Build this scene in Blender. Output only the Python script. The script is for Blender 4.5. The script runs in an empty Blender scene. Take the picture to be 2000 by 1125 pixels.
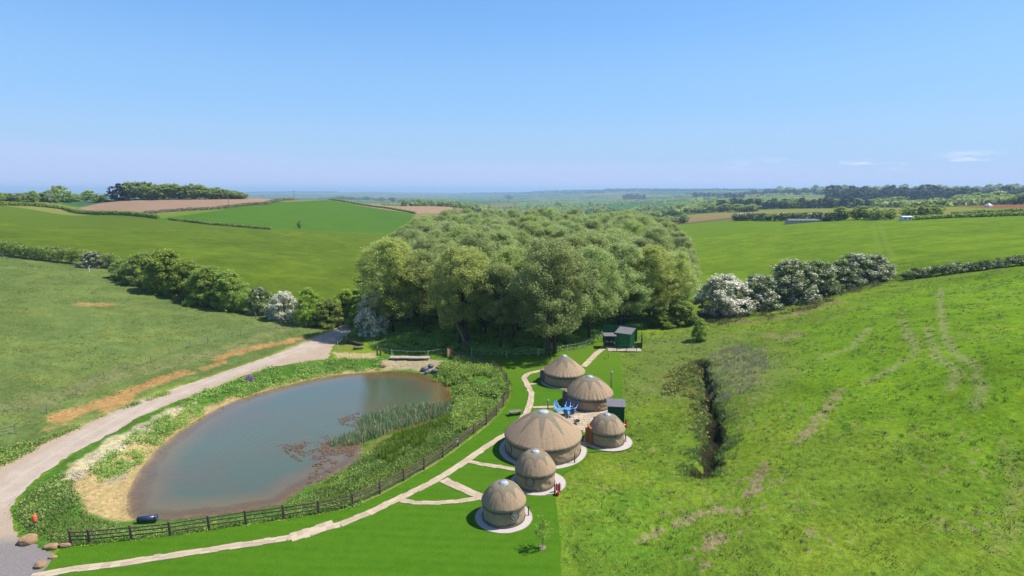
import bpy, math, random
import numpy as np
from mathutils import Vector, geometry
from math import radians, pi, sin, cos

# ------------------------------------------------------------------ camera, world, sun, exposure
C = bpy.context.scene.collection
scn = bpy.context.scene
PITCH = radians(9.78); CAMH = 26.0; FPX = 1111.0
cam_d = bpy.data.cameras.new('camera'); cam = bpy.data.objects.new('camera', cam_d); C.objects.link(cam)
cam.location = (0, 0, CAMH); cam.rotation_euler = (pi/2 - PITCH, 0, 0)
cam_d.sensor_width = 36; cam_d.lens = 20.0; cam_d.clip_start = 0.5; cam_d.clip_end = 60000
scn.camera = cam

SUN_EL = radians(54); SUN_AZ = radians(8)      # azimuth measured from +X towards +Y
sdir = Vector((cos(SUN_EL)*cos(SUN_AZ), cos(SUN_EL)*sin(SUN_AZ), sin(SUN_EL)))
sun_d = bpy.data.lights.new('sun', 'SUN'); sun = bpy.data.objects.new('sun', sun_d); C.objects.link(sun)
sun_d.energy = 4.8; sun_d.angle = radians(0.53); sun_d.color = (1.0, 0.94, 0.84)
sun.rotation_euler = sdir.to_track_quat('Z', 'Y').to_euler(); sun.location = (60, 0, 80)

world = bpy.data.worlds.new('World'); scn.world = world; world.use_nodes = True
wt = world.node_tree; wt.nodes.clear()
def wn(t, **k):
    n = wt.nodes.new(t)
    for a, b in k.items(): setattr(n, a, b)
    return n
sky = wn('ShaderNodeTexSky', sky_type='NISHITA', sun_disc=False)
sky.sun_elevation = SUN_EL; sky.sun_rotation = pi/2 - SUN_AZ
sky.altitude = 100; sky.air_density = 1.0; sky.dust_density = 0.6; sky.ozone_density = 2.2
tc = wn('ShaderNodeTexCoord'); sep = wn('ShaderNodeSeparateXYZ'); wt.links.new(tc.outputs['Generated'], sep.inputs[0])
def wmath(op, a, b=None, clamp=False):
    m = wn('ShaderNodeMath', operation=op, use_clamp=clamp)
    for i, v in enumerate((a, b)):
        if v is None: continue
        if isinstance(v, (int, float)): m.inputs[i].default_value = v
        else: wt.links.new(v, m.inputs[i])
    return m.outputs[0]
def wmix(f, a, b):
    m = wn('ShaderNodeMix', data_type='RGBA')
    for s, v in ((m.inputs[0], f), (m.inputs[6], a), (m.inputs[7], b)):
        if isinstance(v, (int, float)): s.default_value = v
        elif isinstance(v, tuple): s.default_value = v
        else: wt.links.new(v, s)
    return m.outputs[2]
hsv = wn('ShaderNodeHueSaturation'); hsv.inputs['Hue'].default_value = 0.498
hsv.inputs['Saturation'].default_value = 1.12; hsv.inputs['Value'].default_value = 1.0
wt.links.new(sky.outputs[0], hsv.inputs['Color'])
# high thin haze of cloud near the horizon: elevation-limited layer with a streaky edge
mp = wn('ShaderNodeMapping'); mp.inputs['Scale'].default_value = (1.5, 1.5, 26)
wt.links.new(tc.outputs['Generated'], mp.inputs[0])
nz = wn('ShaderNodeTexNoise'); nz.inputs['Scale'].default_value = 1.6; nz.inputs['Detail'].default_value = 5
wt.links.new(mp.outputs[0], nz.inputs['Vector'])
z = sep.outputs[2]; x_ = sep.outputs[0]
edge = wmath('ADD', wmath('MULTIPLY', nz.outputs[0], 0.05), wmath('MULTIPLY', x_, -0.024))
lay = wmath('MULTIPLY', wmath('SUBTRACT', wmath('ADD', edge, 0.030), z), 48.0, True)
hz = wmath('POWER', wmath('SUBTRACT', 1.0, wmath('MULTIPLY', z, 3.0, True), True), 3.0, True)
tn = wn('ShaderNodeMix', data_type='RGBA', blend_type='MULTIPLY'); tn.inputs[0].default_value = 1.0
wt.links.new(hsv.outputs[0], tn.inputs[6]); tn.inputs[7].default_value = (1.13, 1.30, 1.50, 1)
cr = wn('ShaderNodeValToRGB'); cr.color_ramp.interpolation = 'EASE'
wt.links.new(wmath('MULTIPLY', z, 2.5, True), cr.inputs[0]); els = cr.color_ramp.elements
for k_, (pos, c) in enumerate(((0.0, (4.3, 5.35, 7.9)), (.16, (3.5, 5.3, 7.9)), (.38, (2.75, 5.0, 8.3)), (.75, (1.85, 4.3, 8.5)), (1.0, (1.2, 3.3, 7.4)))):
    e = els[k_] if k_ < 1 else els.new(pos)
    e.position = pos; e.color = tuple(v/10 for v in c)+(1,)
els[len(els)-1].color = (.12, .33, .74, 1)
g10 = wn('ShaderNodeMix', data_type='RGBA', blend_type='MULTIPLY'); g10.inputs[0].default_value = 1.0
wt.links.new(cr.outputs[0], g10.inputs[6]); g10.inputs[7].default_value = (10, 10, 10, 1)
c1 = wmix(wmath('MULTIPLY', wmath('SUBTRACT', 1.0, wmath('MULTIPLY', z, 1.6, True), True), 1.0, True), tn.outputs[2], g10.outputs[2])
c2 = wmix(wmath('MULTIPLY', lay, 0.55), c1, (4.6, 5.5, 8.15, 1))
# small cumulus low on the right
mp2 = wn('ShaderNodeMapping'); mp2.inputs['Scale'].default_value = (9, 9, 42)
wt.links.new(tc.outputs['Generated'], mp2.inputs[0])
nz2 = wn('ShaderNodeTexNoise'); nz2.inputs['Scale'].default_value = 1.7; nz2.inputs['Detail'].default_value = 6; nz2.inputs['Roughness'].default_value = 0.62
wt.links.new(mp2.outputs[0], nz2.inputs['Vector'])
band = wmath('SUBTRACT', 1.0, wmath('MULTIPLY', wmath('ABSOLUTE', wmath('SUBTRACT', z, 0.040)), 75.0), True)
side = wmath('MULTIPLY', wmath('SUBTRACT', x_, 0.30), 4.0, True)
cm = wmath('MULTIPLY', wmath('MULTIPLY', wmath('SUBTRACT', nz2.outputs[0], 0.50), 6.0, True), wmath('MULTIPLY', band, side), True)
c3 = wmix(wmath('MULTIPLY', cm, 0.75), c2, (9.2, 9.0, 10.6, 1))
bg = wn('ShaderNodeBackground'); bg.inputs['Strength'].default_value = 0.0785
wt.links.new(c3, bg.inputs[0]); wo = wn('ShaderNodeOutputWorld'); wt.links.new(bg.outputs[0], wo.inputs[0])

scn.view_settings.view_transform = 'Standard'; scn.view_settings.look = 'None'
scn.view_settings.exposure = 0.60; scn.view_settings.gamma = 1.0
scn.render.engine = 'CYCLES'
try:
    scn.cycles.max_bounces = 8; scn.cycles.diffuse_bounces = 4; scn.cycles.transparent_max_bounces = 8; scn.cycles.volume_bounces = 0
except Exception: pass

# ------------------------------------------------------------------ helpers
rng = np.random.default_rng(7); random.seed(7)
cp, sp = cos(PITCH), sin(PITCH)
def ray(px, py):
    a = (px-1000)/FPX; b = -(py-562.5)/FPX
    return np.array((a, cp + b*sp, b*cp - sp))
def P(px, py, z=0.0):
    d = ray(px, py); t = (z-CAMH)/d[2]
    return np.array((d[0]*t, d[1]*t, z))
def PR(px, py, t):                         # point at camera depth 1111*t (t = metres per photo pixel)
    d = ray(px, py)*t*FPX
    return np.array((d[0], d[1], CAMH + d[2]))
def hash2(i, j, s=0):
    v = np.sin(i*127.1 + j*311.7 + s*74.7)*43758.5453
    return v - np.floor(v)
def vnoise(x, y, s=0):
    i = np.floor(x); j = np.floor(y); fx = x-i; fy = y-j
    fx = fx*fx*(3-2*fx); fy = fy*fy*(3-2*fy)
    a = hash2(i, j, s); b = hash2(i+1, j, s); c = hash2(i, j+1, s); d = hash2(i+1, j+1, s)
    return a + (b-a)*fx + (c-a)*fy + (a-b-c+d)*fx*fy
def fbm(x, y, s=0, o=4):
    v = 0; a = .5; t = 0
    for k in range(o):
        v = v + a*vnoise(x*2**k + 17*k, y*2**k - 9*k, s+k); t += a; a *= .5
    return v/t
def sdf(X, Y, poly, closed=True):          # signed distance to a polygon (negative inside) or distance to a polyline
    pts = np.asarray(poly, float)[:, :2]; n = len(pts)
    D = np.full(X.shape, 1e18); ins = np.zeros(X.shape, bool)
    for k in range(n if closed else n-1):
        ax, ay = pts[k]; bx, by = pts[(k+1) % n]
        ex, ey = bx-ax, by-ay; wx, wy = X-ax, Y-ay
        h = np.clip((wx*ex+wy*ey)/max(ex*ex+ey*ey, 1e-12), 0, 1)
        D = np.minimum(D, (wx-ex*h)**2 + (wy-ey*h)**2)
        if closed:
            c = ((ay > Y) != (by > Y)) & (X < (bx-ax)*(Y-ay)/((by-ay) if by != ay else 1e-12) + ax)
            ins ^= c
    D = np.sqrt(D)
    return np.where(ins, -D, D) if closed else D
def smooth(x, a, b):
    t = np.clip((x-a)/(b-a), 0, 1); return t*t*(3-2*t)

def link(o, parent=None):
    C.objects.link(o)
    if parent is not None: o.parent = parent
    return o
def tag(o, label=None, cat=None, group=None, kind=None):
    if label: o['label'] = label
    if cat: o['category'] = cat
    if group: o['group'] = group
    if kind: o['kind'] = kind
    return o
def empty(name, loc=(0, 0, 0), rz=0, label=None, cat=None, group=None):
    o = bpy.data.objects.new(name, None); C.objects.link(o); o.empty_display_size = .3
    o.location = tuple(loc); o.rotation_euler = (0, 0, rz)
    return tag(o, label, cat, group)
def np_mesh(name, V, F, mat=None, parent=None, smoothf=False, attrs=None, loc=None):
    me = bpy.data.meshes.new(name); V = np.ascontiguousarray(V, np.float32); F = np.ascontiguousarray(F, np.int32)
    me.vertices.add(len(V)); me.vertices.foreach_set('co', V.ravel())
    me.loops.add(F.size); me.loops.foreach_set('vertex_index', F.ravel())
    me.polygons.add(len(F)); me.polygons.foreach_set('loop_start', np.arange(len(F), dtype=np.int32)*F.shape[1])
    me.update(calc_edges=True)
    me.polygons.foreach_set('use_smooth', np.full(len(F), smoothf))
    for k, v in (attrs or {}).items():
        if v.ndim == 1:
            a = me.attributes.new(k, 'FLOAT', 'POINT'); a.data.foreach_set('value', v.astype(np.float32))
        else:
            a = me.attributes.new(k, 'FLOAT_COLOR', 'POINT'); a.data.foreach_set('color', v.astype(np.float32).ravel())
    if mat: me.materials.append(mat)
    o = bpy.data.objects.new(name, me); link(o, parent)
    if loc is not None: o.location = tuple(loc)
    return o
class MB:                                  # collects simple shapes, then links them as one mesh
    def __init__(s): s.v = []; s.f = []
    def add(s, v, f):
        n = len(s.v); s.v += [tuple(map(float, q)) for q in v]; s.f += [tuple(i+n for i in q) for q in f]; return s
    def box(s, c, d, rz=0, tilt=None):
        x, y, z = d[0]/2, d[1]/2, d[2]/2; out = []
        for X, Y, Z in ((-x,-y,-z),(x,-y,-z),(x,y,-z),(-x,y,-z),(-x,-y,z),(x,-y,z),(x,y,z),(-x,y,z)):
            if tilt: a, t = tilt; 
            if tilt and a == 'x': Y, Z = Y*cos(t)-Z*sin(t), Y*sin(t)+Z*cos(t)
            if tilt and a == 'y': X, Z = X*cos(t)+Z*sin(t), -X*sin(t)+Z*cos(t)
            out.append((c[0]+X*cos(rz)-Y*sin(rz), c[1]+X*sin(rz)+Y*cos(rz), c[2]+Z))
        return s.add(out, [(0,3,2,1),(4,5,6,7),(0,1,5,4),(1,2,6,5),(2,3,7,6),(3,0,4,7)])
    def beam(s, a, b, w, h):               # rectangular bar between two points
        a = Vector(a); b = Vector(b); d = (b-a).normalized()
        up = Vector((0, 0, 1)) if abs(d.z) < .95 else Vector((0, 1, 0))
        sd = d.cross(up).normalized()*w/2; u = sd.cross(d).normalized()*h/2
        q = [a-sd-u, a+sd-u, a+sd+u, a-sd+u, b-sd-u, b+sd-u, b+sd+u, b-sd+u]
        return s.add(q, [(0,1,2,3),(7,6,5,4),(0,4,5,1),(1,5,6,2),(2,6,7,3),(3,7,4,0)])
    def tube(s, pts, rad, n=6):
        pts = [Vector(p) for p in pts]; m = len(pts)
        if not hasattr(rad, '__len__'): rad = [rad]*m
        V = []; F = []
        for i, p in enumerate(pts):
            d = (pts[min(i+1, m-1)]-pts[max(i-1, 0)]).normalized()
            up = Vector((0, 0, 1)) if abs(d.z) < .9 else Vector((1, 0, 0))
            a = d.cross(up).normalized(); b = a.cross(d)
            for k in range(n):
                t = 2*pi*k/n; V.append(p + a*cos(t)*rad[i] + b*sin(t)*rad[i])
        for i in range(m-1):
            for k in range(n):
                F.append((i*n+k, i*n+(k+1) % n, (i+1)*n+(k+1) % n, (i+1)*n+k))
        F.append(tuple(range(n-1, -1, -1))); F.append(tuple((m-1)*n+k for k in range(n)))
        return s.add(V, F)
    def rev(s, prof, n=32, c=(0, 0, 0), cap=True):
        V = []; F = []; m = len(prof)
        for r, z_ in prof:
            for k in range(n):
                t = 2*pi*k/n; V.append((c[0]+r*cos(t), c[1]+r*sin(t), c[2]+z_))
        for i in range(m-1):
            for k in range(n): F.append((i*n+k, i*n+(k+1) % n, (i+1)*n+(k+1) % n, (i+1)*n+k))
        if cap: F.append(tuple(range(n-1, -1, -1))); F.append(tuple((m-1)*n+k for k in range(n)))
        return s.add(V, F)
    def build(s, name, mat, parent=None, smoothf=False, bevel=0):
        me = bpy.data.meshes.new(name); me.from_pydata(s.v, [], s.f); me.update()
        if mat: me.materials.append(mat)
        if smoothf: me.polygons.foreach_set('use_smooth', [True]*len(me.polygons))
        o = bpy.data.objects.new(name, me); link(o, parent)
        if bevel:
            b = o.modifiers.new('bevel', 'BEVEL'); b.width = bevel; b.segments = 2
        return o
ORD = 'leftmost second third fourth fifth sixth seventh eighth ninth tenth eleventh twelfth thirteenth fourteenth fifteenth sixteenth seventeenth eighteenth nineteenth twentieth'.split()
def nth(k, n):
    if n == 1: return ''
    if k == 0: return ', leftmost'
    if k == n-1: return ', rightmost'
    if k < 18 and k <= n/2: return ', %s from left' % ORD[k]
    j = n-1-k
    if j < 19: return ', %s from right' % ORD[j]
    return ', near mid row'
def copy_tree(o, parent=None):
    c = o.copy(); C.objects.link(c)
    if parent is not None: c.parent = parent
    for ch in list(o.children): copy_tree(ch, c)
    return c

# ------------------------------------------------------------------ materials
def srgb(r, g, b, k=1.0):
    f = lambda c: (c/255/12.92 if c/255 <= .04045 else ((c/255+.055)/1.055)**2.4)*k
    return (f(r), f(g), f(b), 1)
class NT:
    def __init__(s, name):
        s.m = bpy.data.materials.new(name); s.m.use_nodes = True; s.t = s.m.node_tree; s.t.nodes.clear()
        s.out = s.t.nodes.new('ShaderNodeOutputMaterial'); s.co = s.n('ShaderNodeTexCoord').outputs['Object']
    def n(s, t, **k):
        q = s.t.nodes.new(t)
        for a, b in k.items(): setattr(q, a, b)
        return q
    def put(s, sock, v):
        if hasattr(v, 'is_linked') or hasattr(v, 'links'): s.t.links.new(v, sock)
        else: sock.default_value = v
    def math(s, op, a, b=0.0, clamp=False):
        q = s.n('ShaderNodeMath', operation=op, use_clamp=clamp); s.put(q.inputs[0], a); s.put(q.inputs[1], b); return q.outputs[0]
    def mix(s, f, a, b, mode='MIX'):
        q = s.n('ShaderNodeMix', data_type='RGBA', blend_type=mode); s.put(q.inputs[0], f); s.put(q.inputs[6], a); s.put(q.inputs[7], b); return q.outputs[2]
    def noise(s, scale, detail=4, rough=.55, stretch=None, co=None, out=0):
        co = co or s.co
        if stretch:
            m = s.n('ShaderNodeMapping'); m.inputs['Scale'].default_value = stretch; s.t.links.new(co, m.inputs[0]); co = m.outputs[0]
        q = s.n('ShaderNodeTexNoise'); q.inputs['Scale'].default_value = scale; q.inputs['Detail'].default_value = detail
        q.inputs['Roughness'].default_value = rough; s.t.links.new(co, q.inputs['Vector']); return q.outputs[out]
    def ramp(s, f, a, b):                  # remap a..b to 0..1
        q = s.n('ShaderNodeMapRange'); s.put(q.inputs[0], f); q.inputs[1].default_value = a; q.inputs[2].default_value = b; return q.outputs[0]
    def attr(s, name, out=0):
        q = s.n('ShaderNodeAttribute'); q.attribute_name = name; return q.outputs[out]
    def bump(s, h, dist, strength=1.0):
        q = s.n('ShaderNodeBump'); q.inputs['Distance'].default_value = dist; q.inputs['Strength'].default_value = strength
        s.t.links.new(h, q.inputs['Height']); return q.outputs[0]
    def bsdf(s, col, rough=.8, normal=None, spec=.3, metal=0.0, **kw):
        q = s.n('ShaderNodeBsdfPrincipled'); s.put(q.inputs['Base Color'], col); s.put(q.inputs['Roughness'], rough)
        q.inputs['Specular IOR Level'].default_value = spec; q.inputs['Metallic'].default_value = metal
        if normal is not None: s.t.links.new(normal, q.inputs['Normal'])
        for k, v in kw.items(): s.put(q.inputs[k], v)
        return q.outputs[0]
    def done(s, sh): s.t.links.new(sh, s.out.inputs[0]); return s.m
def simple(name, c1, c2=None, scale=6, rough=.8, bump=0, spec=.3, metal=0, stretch=None, detail=5, lo=.35, hi=.65):
    n = NT(name); KA = .82
    if c2 is None: c2 = tuple(v*.75 for v in c1[:3])+(1,)
    c1 = tuple(v*KA for v in c1[:3])+(1,); c2 = tuple(v*KA for v in c2[:3])+(1,)
    f = n.noise(scale, detail, .6, stretch)
    col = n.mix(n.ramp(f, lo, hi), c1, c2)
    nb = n.bump(f, bump) if bump else None
    return n.done(n.bsdf(col, rough, nb, spec, metal))
def leaf_mat(name, dark, light, extra=None, thr=.8, trans=.35, rough=.55, spec=.25):
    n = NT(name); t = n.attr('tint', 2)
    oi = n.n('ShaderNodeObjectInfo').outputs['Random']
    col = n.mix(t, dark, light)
    hs = n.n('ShaderNodeHueSaturation'); n.put(hs.inputs['Color'], col)
    n.put(hs.inputs['Hue'], n.math('ADD', n.math('MULTIPLY', oi, .016), .492))
    n.put(hs.inputs['Value'], n.math('ADD', n.math('MULTIPLY', oi, .26), .87))
    n.put(hs.inputs['Saturation'], n.math('ADD', n.math('MULTIPLY', n.math('FRACT', n.math('MULTIPLY', oi, 7.3)), .14), .90))
    col = hs.outputs[0]
    if extra is not None:
        fl = n.attr('bloom', 2); col = n.mix(fl, col, extra)
    b = n.bsdf(col, rough, None, spec)
    tr = n.n('ShaderNodeBsdfTranslucent'); n.put(tr.inputs[0], col)
    mx = n.n('ShaderNodeMixShader'); mx.inputs[0].default_value = trans
    n.t.links.new(b, mx.inputs[1]); n.t.links.new(tr.outputs[0], mx.inputs[2])
    return n.done(mx.outputs[0])

# ------------------------------------------------------------------ terrain heights
CTRL = [  # photo pixel and ground height above the yurt lawn
 (983,1030,0),(600,1040,0),(300,1080,0),(1250,1100,.2),(1600,1100,1.6),(1990,1120,3.2),(0,1100,0),(1000,900,0),(700,900,0),
 (400,900,0),(150,900,0),(0,980,.1),(1150,780,0),(900,760,0),(600,740,0),(350,800,.1),(1100,700,.1),(800,690,0),(690,660,0),
 (1230,690,.3),(1350,700,.6),(1370,900,.7),(1350,1000,.6),(1500,900,2.0),(1500,720,2.6),(1700,760,4.6),(1900,800,6.0),(1990,900,5.0),(1990,700,8.6),
 (1300,640,.3),(1400,615,1.2),(1560,590,3.4),(1690,550,6.0),(1748,545,7.0),(1860,530,8.8),(2000,519,10.6),(1850,620,7.4),(1650,640,4.6),
 (100,800,.9),(0,850,.8),(300,720,.9),(0,700,3.6),(250,650,2.6),(450,690,.6),(0,600,6.0),(0,497,9.4),(130,505,8.2),(230,521,6.4),(330,565,3.8),(450,598,1.8),(560,622,.6),(640,640,0),
 (0,402,15),(125,410,13.6),(250,421,11.6),(375,434,9),(500,446,6.2),(600,450,4.4),(760,455,0),(0,450,11.5),(250,470,8.4),(500,500,3.6),(500,550,2),(690,520,0),
 (250,389,19.5),(480,387,20),(100,394,18.6),(0,394,18),(570,391,17.2),(640,391,16),(700,402,12),(810,418,6.5),(560,420,10),
 (880,404,4),
 (1320,470,-.5),(1330,440,-1),(1440,432,5.6),(1570,431,8.4),(1700,430,11.2),(1850,426,13),(2000,421,14.8),(1400,500,1.5),(1600,500,5.4),(1850,480,10.6),
 (1600,460,8),(1500,418,5),(1700,408,8.5),(1850,407,11.5),(1960,404,13.5),(1450,420,2.5),
]
CW = [(-140,60,6),(-60,15,2),(60,15,4),(120,60,11),(0,5,0),(230,100,17),(-260,120,13)]          # off to the sides
CW += [tuple(PR(*q)) for q in ((1400,402,.85),(1600,400,.85),(1800,398,.8),(2000,394,.75),(1500,384,1.5),(1800,378,1.4),(2000,377,1.2),(1350,380,3.2),(1100,396,2.3),(1200,392,2.6),
      (1300,408,.9),(1250,404,1.2),(1000,386,4.5),(1120,372.5,7),(1250,369.5,6),(1350,371.5,5.6),(1450,370,4.6),(1600,372,4),(1700,369,3.6),(2000,368,3.0),(900,381,6.5),(880,395,2.2),(700,386,3.5),(620,384,5),
      (480,375,9),(560,373.6,9),(640,375.2,9),(720,374.6,9),(800,376,11),(1000,377,14),(500,377,9),(300,377,9),(0,376,9),(1200,375.5,15))]
CW += [(-500,560,-2),(-330,640,-3),(-200,700,3),(-900,900,-20),(-1400,1500,-40),(-10,190,-.5),(0,300,0),(40,420,-3),(0,600,-11),(60,1000,-22),(1500,1200,28),(700,600,22)]
cw = np.array([tuple(P(*q)) for q in CTRL] + CW)
def uv(x, y):
    r = np.maximum(np.hypot(x, y), 12); a = np.clip(np.arctan2(x, np.maximum(y, -1e9)), -1.25, 1.25)
    return a*2.2, np.log(r)
cu, cv = uv(cw[:, 0], cw[:, 1])
def tker(d2): return np.where(d2 > 1e-12, .5*d2*np.log(np.maximum(d2, 1e-12)), 0)
n_ = len(cw); K = tker((cu[:, None]-cu)**2 + (cv[:, None]-cv)**2) + np.eye(n_)*2e-4
Pm = np.stack([np.ones(n_), cu, cv], 1); A = np.block([[K, Pm], [Pm.T, np.zeros((3, 3))]])
zz = cw[:, 2]
sol = np.linalg.solve(A, np.concatenate([zz, np.zeros(3)]))

POND = [P(*q, -.8) for q in ((258,960),(256,990),(264,1008),(330,1014),(420,1006),(500,993),(548,984),(572,968),(600,948),(640,932),(690,905),(705,885),(700,868),(730,852),(800,836),(850,816),
        (878,798),(886,778),(880,757),(850,741),(820,731),(770,727),(720,728),(660,733),(600,744),(540,759),(480,777),(430,798),(390,820),(350,847),(310,880),(280,917))]
LAWN = [P(*q) for q in ((84,1118),(118,1072),(178,1066),(257,1057),(332,1049),(408,1037),(480,1026),(554,1016),(622,1006),(689,991),(742,968),(788,943),(828,921),(865,897),(897,874),(930,850),(956,830),
        (978,808),(992,790),(1001,770),(999,752),(990,737),(970,720),(948,709),(925,703),(890,698),(930,694),(1000,694),(1060,690),(1120,676),(1172,658),(1190,668),(1212,690),(1214,740),(1218,790),(1224,860),
        (1190,880),(1150,884),(1146,892),(1130,910),(1098,930),(1092,958),(1086,975),(1096,1060),(1094,1180),(1000,1400),(400,1500),(-100,1300),(40,1135))]
FLAT = [P(*q) for q in ((0,1200),(0,960),(200,830),(350,765),(500,715),(640,675),(720,650),(850,690),(1000,690),(1120,675),(1212,655),(1228,790),(1228,880),(1100,975),(1090,1200))]
TRACK_U = [(-160,1030),(0,918),(60,882),(120,852),(200,815),(260,789),(320,766),(400,740),(470,716),(540,692),(600,668),(640,650),(680,630),(712,612)]
TRACK_L = [(735,618),(712,634),(690,647),(668,660),(652,674),(646,686),(640,702),(600,706),(540,716),(480,733),(400,764),(330,790),(270,816),(200,857),(140,888),(90,920),(50,955),(25,990),(20,1030),(50,1062),(95,1076),(116,1082),(104,1098),(84,1118),(40,1140),(-60,1220),(-260,1100)]
DITCH = [P(*q) for q in ((1370,706,.8),(1376,738,.8),(1388,765,.8),(1382,790,.8),(1398,812,.8),(1388,838,.7),(1400,860,.7),(1384,882,.7),(1387,900,.7),(1372,918,.7))]
def H0(x, y):
    x = np.asarray(x, float); y = np.asarray(y, float); sh = x.shape; x = x.ravel(); y = y.ravel()
    u, v = uv(x, y); out = sol[n_] + sol[n_+1]*u + sol[n_+2]*v
    for k in range(n_): out = out + sol[k]*tker((u-cu[k])**2 + (v-cv[k])**2)
    r = np.hypot(x, y)
    out = out*(1-smooth(r, 14000, 22000)) - 62*smooth(r, 14000, 22000)
    out = np.where(y < 0, out*np.exp(-np.minimum(-y, 500)/300), out)
    m = r < 250
    if m.any():
        d = sdf(x[m], y[m], FLAT); w = 1-smooth(d, 0, 14); q = out[m]*(1-w)
        dp = sdf(x[m], y[m], POND)
        bank = -.8 + .8*smooth(dp, .3, 4.2)
        q = np.where(dp < 4.2, np.minimum(q, np.where(dp < 0, -.8 - .9*smooth(-dp, 0, 5), bank)), q)
        dd = sdf(x[m], y[m], DITCH, False); q = q - (.75+.5*vnoise(y[m]*.5, x[m]*.3, 7))*(1-smooth(dd, .2, .7 + 1.1*vnoise(y[m]*.9, x[m]*.9, 3)))
        out[m] = q
    return out.reshape(sh)
def G(px, py, maxr=30000):                 # where the sight line meets the ground
    d = ray(px, py); r = np.exp(np.linspace(math.log(14), math.log(maxr), 1400)); t = r/math.hypot(d[0], d[1])
    X, Y, Z = d[0]*t, d[1]*t, CAMH+d[2]*t; g = Z-H0(X, Y)
    k = np.argmax(g < 0) if (g < 0).any() else int(np.argmin(g/t))
    if (g < 0).any() and k > 0:
        w = g[k-1]/(g[k-1]-g[k]); x, y = X[k-1]+(X[k]-X[k-1])*w, Y[k-1]+(Y[k]-Y[k-1])*w
    else: x, y = X[k], Y[k]
    return np.array((x, y, float(H0(x, y))))
def mpp(p):                                # metres per photo pixel at a world point
    return (p[1]*cp + (CAMH-p[2])*sp)/FPX

# ------------------------------------------------------------------ ground
az = np.concatenate([np.radians(np.linspace(-180, -56, 40, endpoint=False)), np.radians(np.linspace(-56, 56, 1050)), np.radians(np.linspace(56, 180, 41)[1:])])
rr = np.concatenate([[0.5, 6], np.exp(np.linspace(math.log(18), math.log(24000), 960))])
Rg, Ag = np.meshgrid(rr, az, indexing='ij')
GX = Rg*np.sin(Ag); GY = Rg*np.cos(Ag); GZ = H0(GX, GY)
near = Rg < 320
fx, fy = GX[near], GY[near]
col = np.zeros(GX.shape+(4,)); col[..., 3] = 1

def setc(mask, w, c):
    w = w[:, None]; q = col[mask]; q[:, :3] = q[:, :3]*(1-w) + np.array(c)[:3]*w; col[mask] = q
G_ROUGH = (.125, .192, .026); G_LEFT = (.110, .150, .056); G_FAR = (.105, .160, .032); G_LIGHT = (.066, .138, .020)
# general base: rough pasture
col[..., :3] = G_ROUGH
# far patchwork of fields
far = (Rg > 420) & (np.abs(Ag) < 1.1)
X, Y = GX[far], GY[far]; S = 190 + np.hypot(X, Y)*.09; S = 2.0**np.round(np.log2(S)*2)/2.0**.0
S = np.sqrt(2.0)**np.round(np.log(190 + np.hypot(X, Y)*.07)/np.log(np.sqrt(2.0)))
xs = (X + 60*vnoise(X/400, Y/400, 3))/S; ys = (Y + 60*vnoise(X/400, Y/400, 5))/S
b1 = np.full(X.shape, 9.); b2 = np.full(X.shape, 9.); idc = np.zeros(X.shape)
for di in (-1, 0, 1):
    for dj in (-1, 0, 1):
        i = np.floor(xs)+di; j = np.floor(ys)+dj
        d = np.maximum(np.abs(xs-i-.15-.7*hash2(i, j, 1)), np.abs(ys-j-.15-.7*hash2(i, j, 2))*.8)
        cl = d < b1; b2 = np.where(cl, b1, np.minimum(b2, d)); idc = np.where(cl, hash2(i, j, 4), idc); b1 = np.where(cl, d, b1)
pal = np.array([(.085,.150,.035),(.060,.130,.035),(.13,.155,.05),(.22,.155,.095),(.07,.14,.03),(.05,.12,.045),(.15,.17,.06),(.09,.16,.03),(.19,.17,.08),(.045,.09,.03)])
cc = pal[(idc*9.99).astype(int)]
hedge_w = 1-smooth((b2-b1)*S, 5+np.hypot(X, Y)*.002, 14+np.hypot(X, Y)*.005)
cc = cc*(1-hedge_w[:, None]) + np.array((.035, .06, .022))*hedge_w[:, None]
wd = smooth(fbm(X/520, Y/520, 8), .60, .64)[:, None]*.8
cc = cc*(1-wd) + np.array((.035, .062, .024))*wd
q = col[far]; q[:, :3] = cc; col[far] = q
fade = smooth(Rg, 420, 560)

def patch(pts, c, soft=1.0, nz_amp=0.0, nz_scale=3.0, amt=1.0, maxr=30000, world=False):
    poly = np.array([(p if world else G(*p, maxr=maxr))[:2] for p in pts])
    lo = poly.min(0)-soft-nz_amp*2-1; hi = poly.max(0)+soft+nz_amp*2+1
    m = (GX > lo[0]) & (GX < hi[0]) & (GY > lo[1]) & (GY < hi[1])
    if not m.any(): return
    x, y = GX[m], GY[m]; d = sdf(x, y, poly)
    if nz_amp: d = d + (fbm(x/nz_scale, y/nz_scale, len(pts), 5)-.5)*2*nz_amp
    setc(m, (1-smooth(d, -soft, soft))*amt, c)
def line(pts, c, w, soft=.5, nz_amp=0.0, nz_scale=2.0, amt=1.0, maxr=3000):
    poly = np.array([G(*p, maxr=maxr)[:2] for p in pts]); lo = poly.min(0)-w-6; hi = poly.max(0)+w+6
    m = (GX > lo[0]) & (GX < hi[0]) & (GY > lo[1]) & (GY < hi[1])
    if not m.any(): return
    x, y = GX[m], GY[m]; d = sdf(x, y, poly, False)
    if nz_amp: d = d + (fbm(x/nz_scale, y/nz_scale, len(pts)+3, 5)-.5)*2*nz_amp
    setc(m, (1-smooth(d, w-soft, w+soft))*amt, c)

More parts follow.
